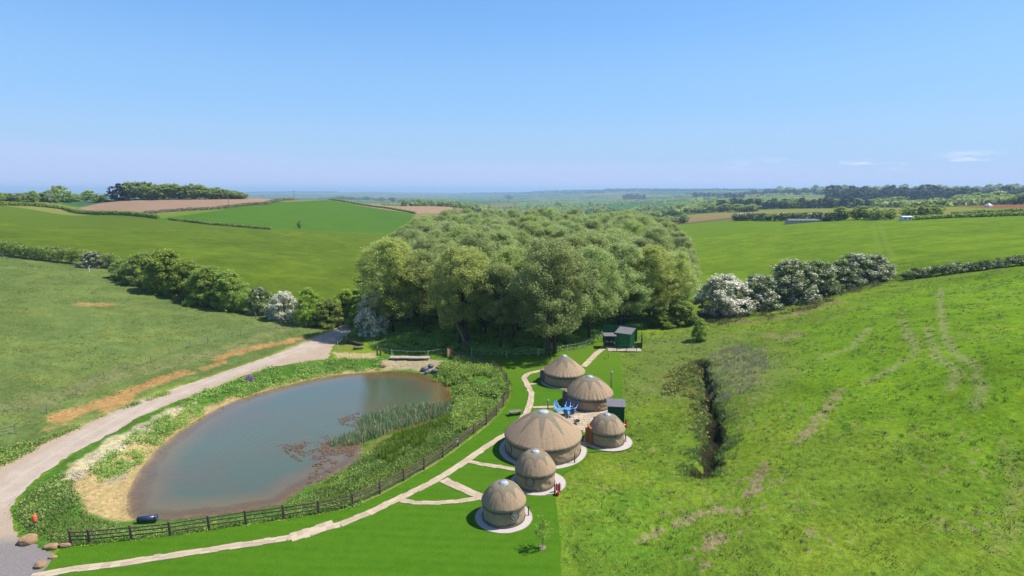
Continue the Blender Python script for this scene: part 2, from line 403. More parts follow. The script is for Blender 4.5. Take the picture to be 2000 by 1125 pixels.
# left pasture inside the hedge, and the field behind it
patch([(-400,480),(0,497),(230,521),(330,568),(450,600),(560,622),(640,642),(600,665),(470,712),(300,765),(120,848),(0,912),(-300,1100)], G_LEFT, 1, .5)
patch([(-300,405),(0,402),(125,410),(250,421),(375,434),(500,446),(600,450),(760,457),(700,500),(690,600),(640,635),(560,620),(450,598),(330,565),(230,520),(0,496),(-300,480)], (.088,.132,.018), 1.5, .5, maxr=500)
patch([(300,428),(420,412),(560,394),(640,391),(700,401),(810,418),(800,440),(760,456),(600,450),(500,445),(375,433)], G_LIGHT, 1.5, .5, maxr=650)
BR = (.29, .19, .165)
patch([(140,408),(200,396),(330,389),(480,387),(572,389),(520,399),(420,409),(300,418),(262,420)], BR, 1.5, 0, maxr=650)
patch([(646,391),(700,392),(800,397),(885,405),(885,416),(810,418),(700,401)], BR, 1.5, 0, maxr=900)
patch([(-200,396),(0,394),(120,399),(150,404),(250,418),(200,417),(0,401),(-200,404)], (.17,.18,.06), 1, 0, maxr=560)
# right far pasture
patch([(1290,445),(1330,438),(1440,432),(1700,430),(2000,421),(2400,405),(2400,505),(2000,518),(1770,545),(1700,548),(1560,590),(1400,612),(1330,600)], (.120,.190,.022), 1.5, .8, maxr=600)
patch([(1440,419),(1560,408),(1850,404),(2000,410),(2000,417),(1850,424),(1700,427),(1440,428)], (.19,.19,.055), 2, 0, maxr=900)
patch([(1850,402),(1930,399),(2100,397),(2100,406),(1960,408)], (.21,.10,.065), 2, 0, maxr=1100)
patch([(1335,420),(1440,413),(1560,408),(1440,421),(1350,428)], (.22,.175,.085), 2, 0, maxr=1500)
patch([(1190,400),(1300,396),(1310,402),(1200,405)], (.05,.14,.06), 3, 0, maxr=4000)
patch([(1310,394),(1440,388),(1700,378),(1700,381),(1480,391),(1320,402)], (.10,.18,.045), 3, 0, maxr=4000)
patch([(960,397),(1100,392),(1180,392),(1200,400),(1000,404)], (.10,.18,.04), 3, 0, maxr=5000)
patch([(880,404),(1000,399),(1015,403),(1010,412),(890,414)], (.20,.15,.085), 3, 0, maxr=4000)
patch([(1560,640),(1760,570),(2000,530),(2200,560),(2300,900),(1950,1000),(1750,860),(1560,800)], (.125,.225,.018), 5, 4, 9, .8)
patch([(1180,960),(1300,940),(1350,1100),(1150,1200),(1090,1100)], (.095,.20,.024), 3, 3, 5, .6)
# wood floor
WOODPX = [(735,640),(800,662),(930,676),(1000,690),(1080,694),(1150,670),(1240,636),(1345,618)]
WOOD = [P(*q)[:2] for q in WOODPX] + [np.array(q) for q in ((47,150),(58,200),(70,260),(76,300),(20,318),(-40,308),(-46,250),(-38,180),(-32,130))]
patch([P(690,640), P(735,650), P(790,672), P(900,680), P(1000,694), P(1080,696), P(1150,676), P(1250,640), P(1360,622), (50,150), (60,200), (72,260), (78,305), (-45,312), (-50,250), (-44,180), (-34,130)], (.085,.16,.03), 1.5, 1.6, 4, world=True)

# near details by noise: tussocks, dry straw, bare soil
x, y = fx, fy; r = np.hypot(x, y)
big = fbm(x/22, y/22, 31, 3); mid = fbm(x/5, y/5, 33, 4); fine = fbm(x/1.3, y/1.3, 35, 4)
cn = col[near][:, :3]
lum = 1 + (big-.5)*.30 + (mid-.5)*.42 + (fine-.5)*.34
cn = cn*lum[:, None]
ye = smooth(mid, .50, .72)[:, None]*.26; cn = cn*(1-ye) + cn*np.array((1.42, 1.06, .8))*ye
q = col[near]; q[:, :3] = cn; col[near] = q

STRAW = (.27, .20, .15); SOIL = (.36, .205, .105); PALE = (.50, .43, .32); DUST = (.42, .315, .225)
# right field: straw streaks, wheel tracks, ditch, rough ground
patch([(1230,660),(1350,650),(1480,650),(1560,700),(1520,760),(1440,800),(1400,730),(1300,780),(1250,760)], (.125,.16,.055), 6, 4, 5, .75)
patch([(1380,700),(1430,690),(1480,700),(1490,740),(1440,770),(1400,790),(1385,740)], (.17,.18,.085), 2, 3, 2.2, .7)
patch([(1290,725),(1360,715),(1390,770),(1385,860),(1350,840),(1340,780),(1290,770)], (.15,.13,.045), 1, 2.6, 1.3, .55)
for pts in ([(1835,560),(1842,640),(1860,690),(1905,715),(1915,760),(1905,800)], [(1810,640),(1830,700),(1870,720),(1860,760)], [(1760,620),(1790,690),(1740,720),(1690,750)], [(1700,640),(1660,680),(1600,700)]):
    line(pts, (.235,.25,.12), .45, .4, .6, 1.0, .7)
line([(1640,760),(1610,800),(1590,830),(1560,860)], STRAW, .4, .15, 1.1, .5, .65)
line([(1500,905),(1480,940),(1460,965)], STRAW, .4, .15, 1.1, .45, .8)
line([(1250,1055),(1300,1035),(1350,1010),(1400,995),(1460,1000)], STRAW, .28, .15, .9, .35, .8)
line([(1400,1050),(1380,1070)], STRAW, .45, .15, 1.3, .4, .85)
line([(1350,1105),(1380,1100)], STRAW, .35, .15, 1.3, .4, .8)
line([(1450,630),(1540,618),(1600,600),(1640,588)], (.20,.15,.10), .9, .7, 1.0, 1.5, .8)
line([(1380,640),(1420,635),(1450,625)], (.20,.17,.08), .9, .7, 1.0, 1.5, .5)
line([(1704,440),(1712,470),(1722,500),(1738,530)], (.155, .22, .045), .8, .6, .5, 2, .6); line([(1718,440),(1730,470),(1742,500),(1750,535)], (.155, .22, .045), .7, .5, .5, 2, .6)
line([(1500,655),(1530,665),(1560,650)], STRAW, .8, .7, 1.4, 1.3, .5)
line([(1955,860),(1985,940),(1975,1010),(1940,1080)], (.20,.21,.08), .4, .5, .9, 1.0, .45)
sp_ = (fx > 4) & (fy > 20) & (fy < 125) & (sdf(fx, fy, LAWN) > 1)
w = smooth(fbm(fx/.6+5, fy/.4, 51, 5), .66, .73)*smooth(fbm(fx/9, fy/9, 52, 3), .48, .62)
idx = np.zeros(GX.shape, bool); idx[near] = True; q = col[idx]; w = (w*sp_*.6)[:, None]; q[:, :3] = q[:, :3]*(1-w)+np.array(STRAW)*w; col[idx] = q
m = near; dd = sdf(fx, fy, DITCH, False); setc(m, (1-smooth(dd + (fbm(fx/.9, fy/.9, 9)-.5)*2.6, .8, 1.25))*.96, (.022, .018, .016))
# left pasture: dry patch, orange cut bank by the track
line([(170,594),(215,594)], SOIL, .9, .9, 1.6, 1.2, .85)
for pts, w_ in (([(115,815),(150,803),(215,785),(280,755),(335,735),(360,728)], 1.15), ([(425,700),(470,685),(520,675),(590,660)], 1.1), ([(400,720),(440,705)], .5), ([(205,800),(250,782)], .7), ([(95,838),(135,826)], .4)):
    line(pts, SOIL, w_, .3, 1.0, 1.3, .92)
line([(0,922),(60,888),(120,858),(200,821),(260,795),(320,772),(400,746),(470,722),(540,698),(600,672),(650,648)], DUST, 1.4, .8, .8, 1.2, .9)
line([(20,950),(100,912),(180,872),(260,828)], (.33,.25,.16), .8, .6, .8, 1.0, .0)
line([(0,800),(120,768),(260,728),(400,690),(500,662),(560,640)], (.20,.19,.11), 1.4, 1.2, 2.2, 1.5, .5)
# pond surroundings
mp_ = near & (GX > -75) & (GX < 5) & (GY > 28) & (GY < 115)
x, y = GX[mp_], GY[mp_]; dp = sdf(x, y, POND)
nb = fbm(x/1.6, y/1.6, 61, 5)
VEG = (.070, .150, .026)
fenced = [P(*q)[:2] for q in ((60,1080),(178,1062),(408,1033),(554,1012),(689,987),(788,938),(865,892),(925,846),(971,808),(995,770),(985,738),(945,712),(900,700),(730,690),(640,704),(540,716),(400,764),(270,816),(140,888),(50,955),(22,1000))]
dfn = sdf(x, y, fenced)
setc(mp_, (1-smooth(dfn, -.1, .2))*1.0, VEG)
q = col[mp_]; q[:, :3] *= (.75+.5*nb)[:, None]; col[mp_] = q
patch([(140,950),(150,905),(215,880),(290,850),(345,835),(330,800),(380,800),(420,790),(500,762),(560,745),(640,725),(720,722),(760,722),(600,760),(430,815),(330,880),(262,1015),(240,1015),(175,1000),(140,965)], (.40,.285,.175), .35, .8, 1.4, .92)
patch([(110,935),(160,895),(205,865),(260,835),(330,800),(390,775),(375,790),(320,825),(270,855),(225,890),(185,905),(170,925),(130,945)], PALE, .4, 1.3, 1.5, .92)
patch([(200,925),(240,905),(265,900),(250,935),(215,945)], (.27,.25,.235), .4, 1.0, .9, .7)
patch([(745,704),(800,698),(870,705),(845,728),(800,722),(745,722)], (.36,.29,.22), .3, .5, .8, 1)
patch([(650,688),(735,690),(735,699),(660,700)], DUST, .3, .4, .8, 1)
patch([(662,664),(690,655),(700,680),(655,686)], (.17,.17,.05), .3, .6, .8, .8)
patch([(600,940),(640,925),(690,900),(740,850),(850,815),(880,800),(880,860),(800,920),(700,965),(600,985)], (.115,.155,.035), .5, 1.6, 1.6, .9)
patch([(640,900),(700,880),(760,850),(840,830),(860,850),(780,890),(700,915)], (.165,.18,.055), .5, 1.4, 1.3, .75)
dpe = sdf(GX[mp_], GY[mp_], POND); setc(mp_, (1-smooth(dpe + (nb-.5)*.5, -.1, .25)), (.27,.19,.105))
deep = smooth(-dpe, .8, 3.5); setc(mp_, deep, (.10,.095,.06))
line([(260,1056),(408,1037),(554,1016),(689,991),(788,942),(865,896),(935,846),(980,806)], (.33,.27,.15), .14, .12, .3, .8, .6)
patch([(1120,660),(1175,648),(1190,655),(1130,672)], (.28,.17,.11), .4, .8, 1, .8)
# micro relief
rel = np.zeros(GX.shape)
dl = sdf(fx, fy, LAWN); dtr = sdf(fx, fy, [G(*q)[:2] for q in TRACK_U+TRACK_L])
mask = smooth(np.minimum(dl, dtr), .1, 1.2)*(1-.8*(1-smooth(sdf(fx, fy, POND), 0, 1)))
rel[near] = mask*((fbm(fx/2.2, fy/2.2, 71, 4)-.5)*.26 + (fbm(fx/.55, fy/.55, 73, 3)-.5)*.07)*(1-smooth(r, 180, 320))
GZ2 = GZ + rel - .02
col[..., :3] *= np.array((.86, .885, .68))
nr, na = GX.shape
I = np.arange(nr*na).reshape(nr, na)
F = np.stack([I[:-1, :-1], I[:-1, 1:], I[1:, 1:], I[1:, :-1]], -1).reshape(-1, 4)[:, ::-1]
gm = NT('ground_turf')
cattr = gm.attr('col', 0)
dist = gm.n('ShaderNodeVectorMath', operation='LENGTH'); gm.t.links.new(gm.co, dist.inputs[0])
nearf = gm.ramp(dist.outputs['Value'], 220, 60)
n1 = gm.noise(2.6, 6, .62, (1, .8, 1)); n2 = gm.noise(11, 4, .6, (1, .7, 1)); n3 = gm.noise(.07, 4, .6, (1, 3.0, 1))
f = gm.math('ADD', gm.math('MULTIPLY', n1, .55), gm.math('MULTIPLY', n2, .45))
k = gm.math('ADD', gm.math('MULTIPLY', gm.math('SUBTRACT', f, .5), gm.math('ADD', gm.math('MULTIPLY', nearf, 2.6), .5)), gm.math('ADD', gm.math('MULTIPLY', n3, .5), .75))
comb = gm.n('ShaderNodeCombineXYZ'); [gm.t.links.new(k, comb.inputs[i]) for i in range(3)]
gc = gm.mix(1.0, cattr, comb.outputs[0], 'MULTIPLY')
hs = gm.n('ShaderNodeHueSaturation'); gm.put(hs.inputs['Color'], gc); gm.put(hs.inputs['Hue'], gm.math('ADD', gm.math('MULTIPLY', gm.noise(.9, 3), .05), .475))
gmat = gm.done(gm.bsdf(hs.outputs[0], .95, gm.bump(f, .18, .7), .0))
ground = np_mesh('ground', np.stack([GX, GY, GZ2], -1).reshape(-1, 3), F, gmat, smoothf=True, attrs={'col': col.reshape(-1, 4)})
tag(ground, kind='structure')

# ------------------------------------------------------------------ sheets laid on the ground
def sheet(name, poly, mat, off=.03, step=1.5, jit=0.0, kind='structure', zf=None, attrs=None):
    poly = [np.array(p[:2], float) for p in poly]; out = []
    for k in range(len(poly)):
        a = poly[k]; b = poly[(k+1) % len(poly)]; L = np.linalg.norm(b-a); m = max(1, int(L/(step*.5)))
        for i in range(m):
            q = a+(b-a)*i/m
            if jit: q = q + (np.array((fbm(q[0]*1.3, q[1]*1.3, 5, 3), fbm(q[0]*1.3, q[1]*1.3, 8, 3)))-.5)*2*jit
            out.append(q)
    pts = np.array(out); lo = pts.min(0); hi = pts.max(0)
    gx, gy = np.meshgrid(np.arange(lo[0], hi[0], step), np.arange(lo[1], hi[1], step)); gx = gx.ravel(); gy = gy.ravel()
    ins = sdf(gx, gy, pts) < -step*.3
    allp = [Vector(p) for p in pts] + [Vector((a, b)) for a, b in zip(gx[ins], gy[ins])]
    n = len(pts); v2, e2, f2, *_ = geometry.delaunay_2d_cdt(allp, [(i, (i+1) % n) for i in range(n)], [], 1, 1e-4)
    v = np.array([tuple(q) for q in v2]); zv = (H0(v[:, 0], v[:, 1]) if zf is None else np.full(len(v), zf))+off
    ff = []
    for t in f2:
        a, b, c = v[t[0]], v[t[1]], v[t[2]]
        ff.append(t if (b[0]-a[0])*(c[1]-a[1])-(b[1]-a[1])*(c[0]-a[0]) > 0 else t[::-1])
    o = np_mesh(name, np.column_stack([v, zv]), np.array(ff), mat, smoothf=True, attrs=(attrs(v) if attrs else None))
    if kind: tag(o, kind=kind)
    return o

# water
def wattr(v): return {'shore': -sdf(v[:, 0], v[:, 1], POND)}
wm = NT('pond_water'); sh = wm.attr('shore', 2)
wob = wm.noise(.35, 4, .6); silt = wm.noise(.13, 3, .5)
dpt = wm.math('ADD', sh, wm.math('MULTIPLY', wm.math('SUBTRACT', wob, .5), 1.6))
body = wm.mix(wm.ramp(dpt, .1, 3.6), (.185, .115, .042, 1), (.074, .100, .062, 1))
body = wm.mix(wm.math('MULTIPLY', wm.ramp(silt, .45, .62), .4), body, (.105, .080, .055, 1))
wb = wm.n('ShaderNodeBsdfDiffuse'); wm.put(wb.inputs[0], body)
tr = wm.n('ShaderNodeBsdfTransparent'); tr.inputs[0].default_value = (.9, .85, .7, 1)
m1 = wm.n('ShaderNodeMixShader'); wm.put(m1.inputs[0], wm.ramp(dpt, -.2, 1.6)); wm.t.links.new(tr.outputs[0], m1.inputs[1]); wm.t.links.new(wb.outputs[0], m1.inputs[2])
gl = wm.n('ShaderNodeBsdfGlossy'); gl.inputs['Roughness'].default_value = .07; bn = wm.bump(wm.noise(3.5, 3, .5, (1, 1.6, 1)), .012)
wm.t.links.new(bn, gl.inputs['Normal'])
fr = wm.n('ShaderNodeFresnel'); fr.inputs[0].default_value = 1.33; wm.t.links.new(bn, fr.inputs['Normal'])
m2 = wm.n('ShaderNodeMixShader'); wm.put(m2.inputs[0], wm.math('MULTIPLY', fr.outputs[0], 2.2, True)); wm.t.links.new(m1.outputs[0], m2.inputs[1]); wm.t.links.new(gl.outputs[0], m2.inputs[2])
water_mat = wm.done(m2.outputs[0])
pc = np.mean([p[:2] for p in POND], 0)
sheet('pond_water', [p[:2]+(p[:2]-pc)/np.linalg.norm(p[:2]-pc)*.35 for p in POND], water_mat, 0, .8, zf=-.78, attrs=wattr)

# track
tm = NT('track_gravel'); a = tm.noise(.5, 5, .6); b = tm.noise(9, 6, .65); c = tm.noise(.12, 3)
tcol = tm.mix(tm.ramp(a, .35, .7), (.42, .345, .275, 1), (.335, .27, .215, 1)); tcol = tm.mix(tm.math('MULTIPLY', tm.ramp(b, .45, .72), .5), tcol, (.24, .195, .155, 1))
sx = tm.n('ShaderNodeSeparateXYZ'); tm.t.links.new(tm.co, sx.inputs[0])
gy = tm.ramp(tm.math('ADD', sx.outputs[1], tm.math('MULTIPLY', a, 3.0)), 41.5, 39.5)
tcol = tm.mix(gy, tcol, tm.mix(tm.ramp(b, .4, .65), (.215, .192, .182, 1), (.16, .145, .143, 1)))
cd = tm.math('ADD', tm.attr('cd', 2), tm.math('MULTIPLY', tm.math('SUBTRACT', a, .5), .9))
rut = tm.math('SUBTRACT', 1.0, tm.math('MULTIPLY', tm.math('ABSOLUTE', tm.math('SUBTRACT', cd, .85)), 2.6), True)
tcol = tm.mix(tm.math('MULTIPLY', rut, .35), tcol, (.47, .40, .34, 1))
tcol = tm.mix(tm.math('MULTIPLY', tm.math('MULTIPLY', tm.ramp(cd, 1.9, 2.6), .6), tm.math('SUBTRACT', 1.0, gy)), tcol, tm.mix(tm.ramp(b, .4, .65), (.36, .27, .19, 1), (.29, .22, .15, 1)))
tcol = tm.mix(tm.math('MULTIPLY', gy, .85), tcol, tm.mix(tm.ramp(b, .4, .65), (.215, .192, .182, 1), (.16, .145, .143, 1)))
tmat = tm.done(tm.bsdf(tcol, .95, tm.bump(b, .05), .1))
TRC = [G(*q) for q in ((-100,1010),(10,968),(75,918),(160,865),(235,822),(300,785),(365,758),(435,730),(500,708),(570,688),(625,668),(668,646),(722,622))]
sheet('track', [G(*q) for q in TRACK_U+TRACK_L], tmat, .035, .6, .35, attrs=lambda v: {'cd': sdf(v[:, 0], v[:, 1], TRC, False)})

# lawn
lm = NT('lawn_turf'); a = lm.noise(.22, 4, .6, (.35, 3, 1)); b = lm.noise(14, 5, .6, (1, .6, 1)); c = lm.noise(1.1, 5, .6)
sx = lm.n('ShaderNodeSeparateXYZ'); lm.t.links.new(lm.co, sx.inputs[0])
st = lm.math('SINE', lm.math('ADD', lm.math('MULTIPLY', lm.math('ADD', sx.outputs[1], lm.math('MULTIPLY', sx.outputs[0], .06)), 6.4), lm.math('MULTIPLY', c, 2.0)))
lcol = lm.mix(lm.ramp(a, .3, .7), (.044, .128, .005, 1), (.064, .158, .008, 1))
lcol = lm.mix(lm.math('MULTIPLY', lm.ramp(st, -1, 1), .35), lcol, (.086, .175, .010, 1)); lcol = lm.mix(lm.math('MULTIPLY', lm.ramp(b, .4, .65), .65), lcol, (.028, .080, .005, 1))
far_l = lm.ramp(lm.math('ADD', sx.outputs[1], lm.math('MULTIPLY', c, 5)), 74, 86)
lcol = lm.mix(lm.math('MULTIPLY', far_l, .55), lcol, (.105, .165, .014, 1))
lcol = lm.mix(lm.math('MULTIPLY', lm.ramp(c, .42, .68), .55), lcol, (.07, .15, .009, 1))
lmat = lm.done(lm.bsdf(lcol, .9, lm.bump(b, .03), .03))
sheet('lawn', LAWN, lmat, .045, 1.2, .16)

# paved paths: individual slabs along the line
pv = NT('path_flags'); a = pv.noise(1.1, 3); b = pv.noise(12, 5, .6); rn = pv.attr('slab', 2)
pcol = pv.mix(rn, (.46, .375, .265, 1), (.345, .27, .19, 1)); pcol = pv.mix(pv.math('MULTIPLY', pv.ramp(b, .45, .7), .3), pcol, (.33, .27, .19, 1))
pmat = pv.done(pv.bsdf(pcol, .9, pv.bump(b, .01), .15))
def slab_path(runs, extra=()):
    V = []; F = []; T = []
    def slab(c, u, w, L, z=.10):
        vx, vy = -u[1], u[0]; n = len(V); g = .012
        for zz_ in (.0, z):
            for a_, b_ in ((-1,-1),(1,-1),(1,1),(-1,1)):
                V.append((c[0]+u[0]*a_*(L/2-g)+vx*b_*(w/2-g), c[1]+u[1]*a_*(L/2-g)+vy*b_*(w/2-g), zz_))
        F.extend([(n+4,n+5,n+6,n+7),(n,n+1,n+5,n+4),(n+1,n+2,n+6,n+5),(n+2,n+3,n+7,n+6),(n+3,n,n+4,n+7)]); T.extend([random.random()]*8)
    for pts, w in runs:
        pts = [P(*q)[:2] for q in pts]
        seg = [np.linalg.norm(pts[i+1]-pts[i]) for i in range(len(pts)-1)]; tot = sum(seg); s = 0
        zt = .085 + random.random()*.01
        while s < tot:
            L = random.choice((.45, .6, .75)); m = s+L/2; k = 0
            while k < len(seg)-1 and m > seg[k]: m -= seg[k]; k += 1
            u = (pts[k+1]-pts[k])/seg[k]; c = pts[k]+u*min(m, seg[k]+.2); ww = w*random.uniform(.9, 1.08); off = random.uniform(-.05, .05)
            vx = np.array((-u[1], u[0])); cut = random.uniform(.35, .65); 
            slab(c+vx*(off-ww/2+ww*cut/2), u, ww*cut, L+.02, zt+random.uniform(0, .006)); slab(c+vx*(off+ww/2-ww*(1-cut)/2), u, ww*(1-cut), L+.02, zt+random.uniform(0, .006))
            s += L
    for poly in extra:
        pp = np.array([P(*q)[:2] for q in poly]); lo, hi = pp.min(0), pp.max(0); y = lo[1]
        while y < hi[1]:
            x = lo[0]+random.uniform(-.5, 0)
            while x < hi[0]:
                L = random.choice((.6, .9))
                if sdf(np.array([x+L/2]), np.array([y+.3]), pp)[0] < .15: slab((x+L/2, y+.3), (1, 0), .6, L, .075+random.uniform(0, .005))
                x += L
            y += .6
    return V, F, T
V, F, T = slab_path([
  ([(60,1128),(130,1115),(215,1105),(300,1092),(400,1077),(480,1065),(560,1053),(600,1042),(665,1025),(720,1003),(785,972),(830,950),(860,934),(915,898),(955,870),(990,849),(1012,828),(1028,808),(1036,790),(1038,770),(1030,752),(1023,738),(1030,731),(1046,727),(1066,723)], .78),
  ([(568,1051),(600,1042),(640,1029)], 1.25),
  ([(912,902),(940,908),(975,913),(1006,918)], .62), ([(866,938),(890,950),(912,960),(940,972)], .95),
  ([(784,979),(812,983),(850,984),(895,981),(932,974)], .62), ([(1030,752),(1048,750)], .6), ([(1040,797),(1086,795)], .6),
  ([(1140,717),(1152,704),(1166,690),(1182,678)], .95), ([(1182,681),(1200,683),(1222,684)], 1.1), ([(1182,676),(1200,678),(1222,679)], .8),
  ([(1130,872),(1150,868)], 1.0)],
  [[(1086,798),(1150,808),(1190,806),(1196,812),(1150,846),(1112,836),(1100,815)]])
po = np_mesh('path', np.array(V), np.array(F), pmat, attrs={'slab': np.array(T)}); tag(po, kind='structure')

# ------------------------------------------------------------------ yurts
M = {}
M['canvas'] = simple('canvas_tan', (.40, .292, .188, 1), (.325, .235, .148, 1), 2.2, .9, .01, .15, stretch=(3, 3, .6))
M['canvas_wall'] = simple('canvas_wall', (.41, .31, .20, 1), (.335, .25, .16, 1), 2.0, .9, .01, .15)
M['star'] = simple('canvas_star', (.245, .21, .145, 1), (.205, .18, .125, 1), 3, .9, .005, .15)
M['band'] = simple('canvas_band', (.185, .165, .118, 1), (.135, .122, .088, 1), 5, .9, .01, .15)
M['clear'] = simple('clear_dome', (.62, .66, .72, 1), (.45, .50, .58, 1), 8, .12, 0, .6)
M['ring'] = simple('crown_ring', (.44, .43, .44, 1), (.36, .35, .36, 1), 8, .5, 0, .4)
M['pane'] = simple('window_film', (.16, .16, .15, 1), (.30, .29, .27, 1), 5, .18, .01, .6)
M['wood_orange'] = simple('oiled_wood', (.46, .21, .07, 1), (.36, .15, .045, 1), 9, .6, .004, .3, stretch=(1, 1, 8))
M['wood_dark'] = simple('creosoted_wood', (.115, .078, .056, 1), (.17, .122, .090, 1), 7, .85, .01, .15)
M['wood_pale'] = simple('weathered_timber', (.40, .31, .21, 1), (.28, .22, .15, 1), 7, .85, .01, .15)
M['wood_fresh'] = simple('fresh_timber', (.50, .30, .13, 1), (.40, .23, .10, 1), 7, .75, .01, .2)
M['wood_grey'] = simple('grey_timber', (.26, .22, .17, 1), (.18, .15, .12, 1), 7, .85, .01, .15)
M['rust'] = simple('red_brown_post', (.16, .055, .035, 1), (.11, .04, .03, 1), 9, .7, 0, .2)
M['steel'] = simple('galvanised_steel', (.42, .43, .45, 1), (.34, .35, .37, 1), 9, .4, 0, .5, .6)
M['flue'] = simple('sooty_flue', (.20, .12, .08, 1), (.13, .08, .06, 1), 9, .5, 0, .4, .5)
M['red'] = simple('red_enamel', (.48, .025, .03, 1), (.40, .02, .025, 1), 5, .3, 0, .5)
M['black'] = simple('black_metal', (.02, .02, .022, 1), (.035, .035, .035, 1), 5, .5, 0, .4)
M['gravel'] = simple('white_pebbles', (.62, .57, .52, 1), (.40, .365, .34, 1), 16, .9, .03, .15)
M['green'] = simple('green_boards', (.018, .105, .042, 1), (.012, .080, .032, 1), 5, .75, .004, .2, stretch=(6, 6, .5))
M['green_lt'] = simple('green_boards_bright', (.030, .185, .065, 1), (.022, .150, .052, 1), 5, .75, .004, .2, stretch=(6, 6, .5))
M['felt'] = simple('grey_roofing_felt', (.20, .195, .215, 1), (.155, .15, .165, 1), 4, .9, .01, .15)
M['blue'] = simple('blue_canvas', (.10, .33, .60, 1), (.07, .26, .50, 1), 4, .8, 0, .2)
M['blue_dk'] = simple('blue_canvas_deep', (.05, .17, .48, 1), (.04, .13, .38, 1), 4, .8, 0, .2)
M['white'] = simple('white_paint', (.78, .78, .76, 1), (.68, .68, .66, 1), 6, .6, 0, .3)
M['orange'] = simple('orange_plastic', (.80, .16, .05, 1), (.68, .13, .04, 1), 5, .45, 0, .4)
M['stone'] = simple('orange_sandstone', (.42, .27, .15, 1), (.27, .175, .10, 1), 2.2, .95, .08, .1)
M['stone_pale'] = simple('pale_limestone', (.48, .42, .33, 1), (.34, .29, .23, 1), 2.2, .95, .06, .1)
M['stone_wet'] = simple('blue_grey_stone', (.17, .18, .21, 1), (.09, .095, .12, 1), 2.2, .7, .05, .3)
M['pvc'] = simple('navy_plastic', (.03, .05, .13, 1), (.02, .035, .09, 1), 5, .35, 0, .5)
M['wire'] = simple('wire', (.22, .21, .20, 1), (.15, .14, .13, 1), 9, .5, 0, .4, .4)
M['rope'] = simple('white_tape', (.62, .64, .66, 1), (.5, .52, .54, 1), 9, .6, 0, .3)
M['postp'] = simple('pale_blue_grey_post', (.50, .55, .58, 1), (.40, .44, .47, 1), 9, .6, 0, .3)

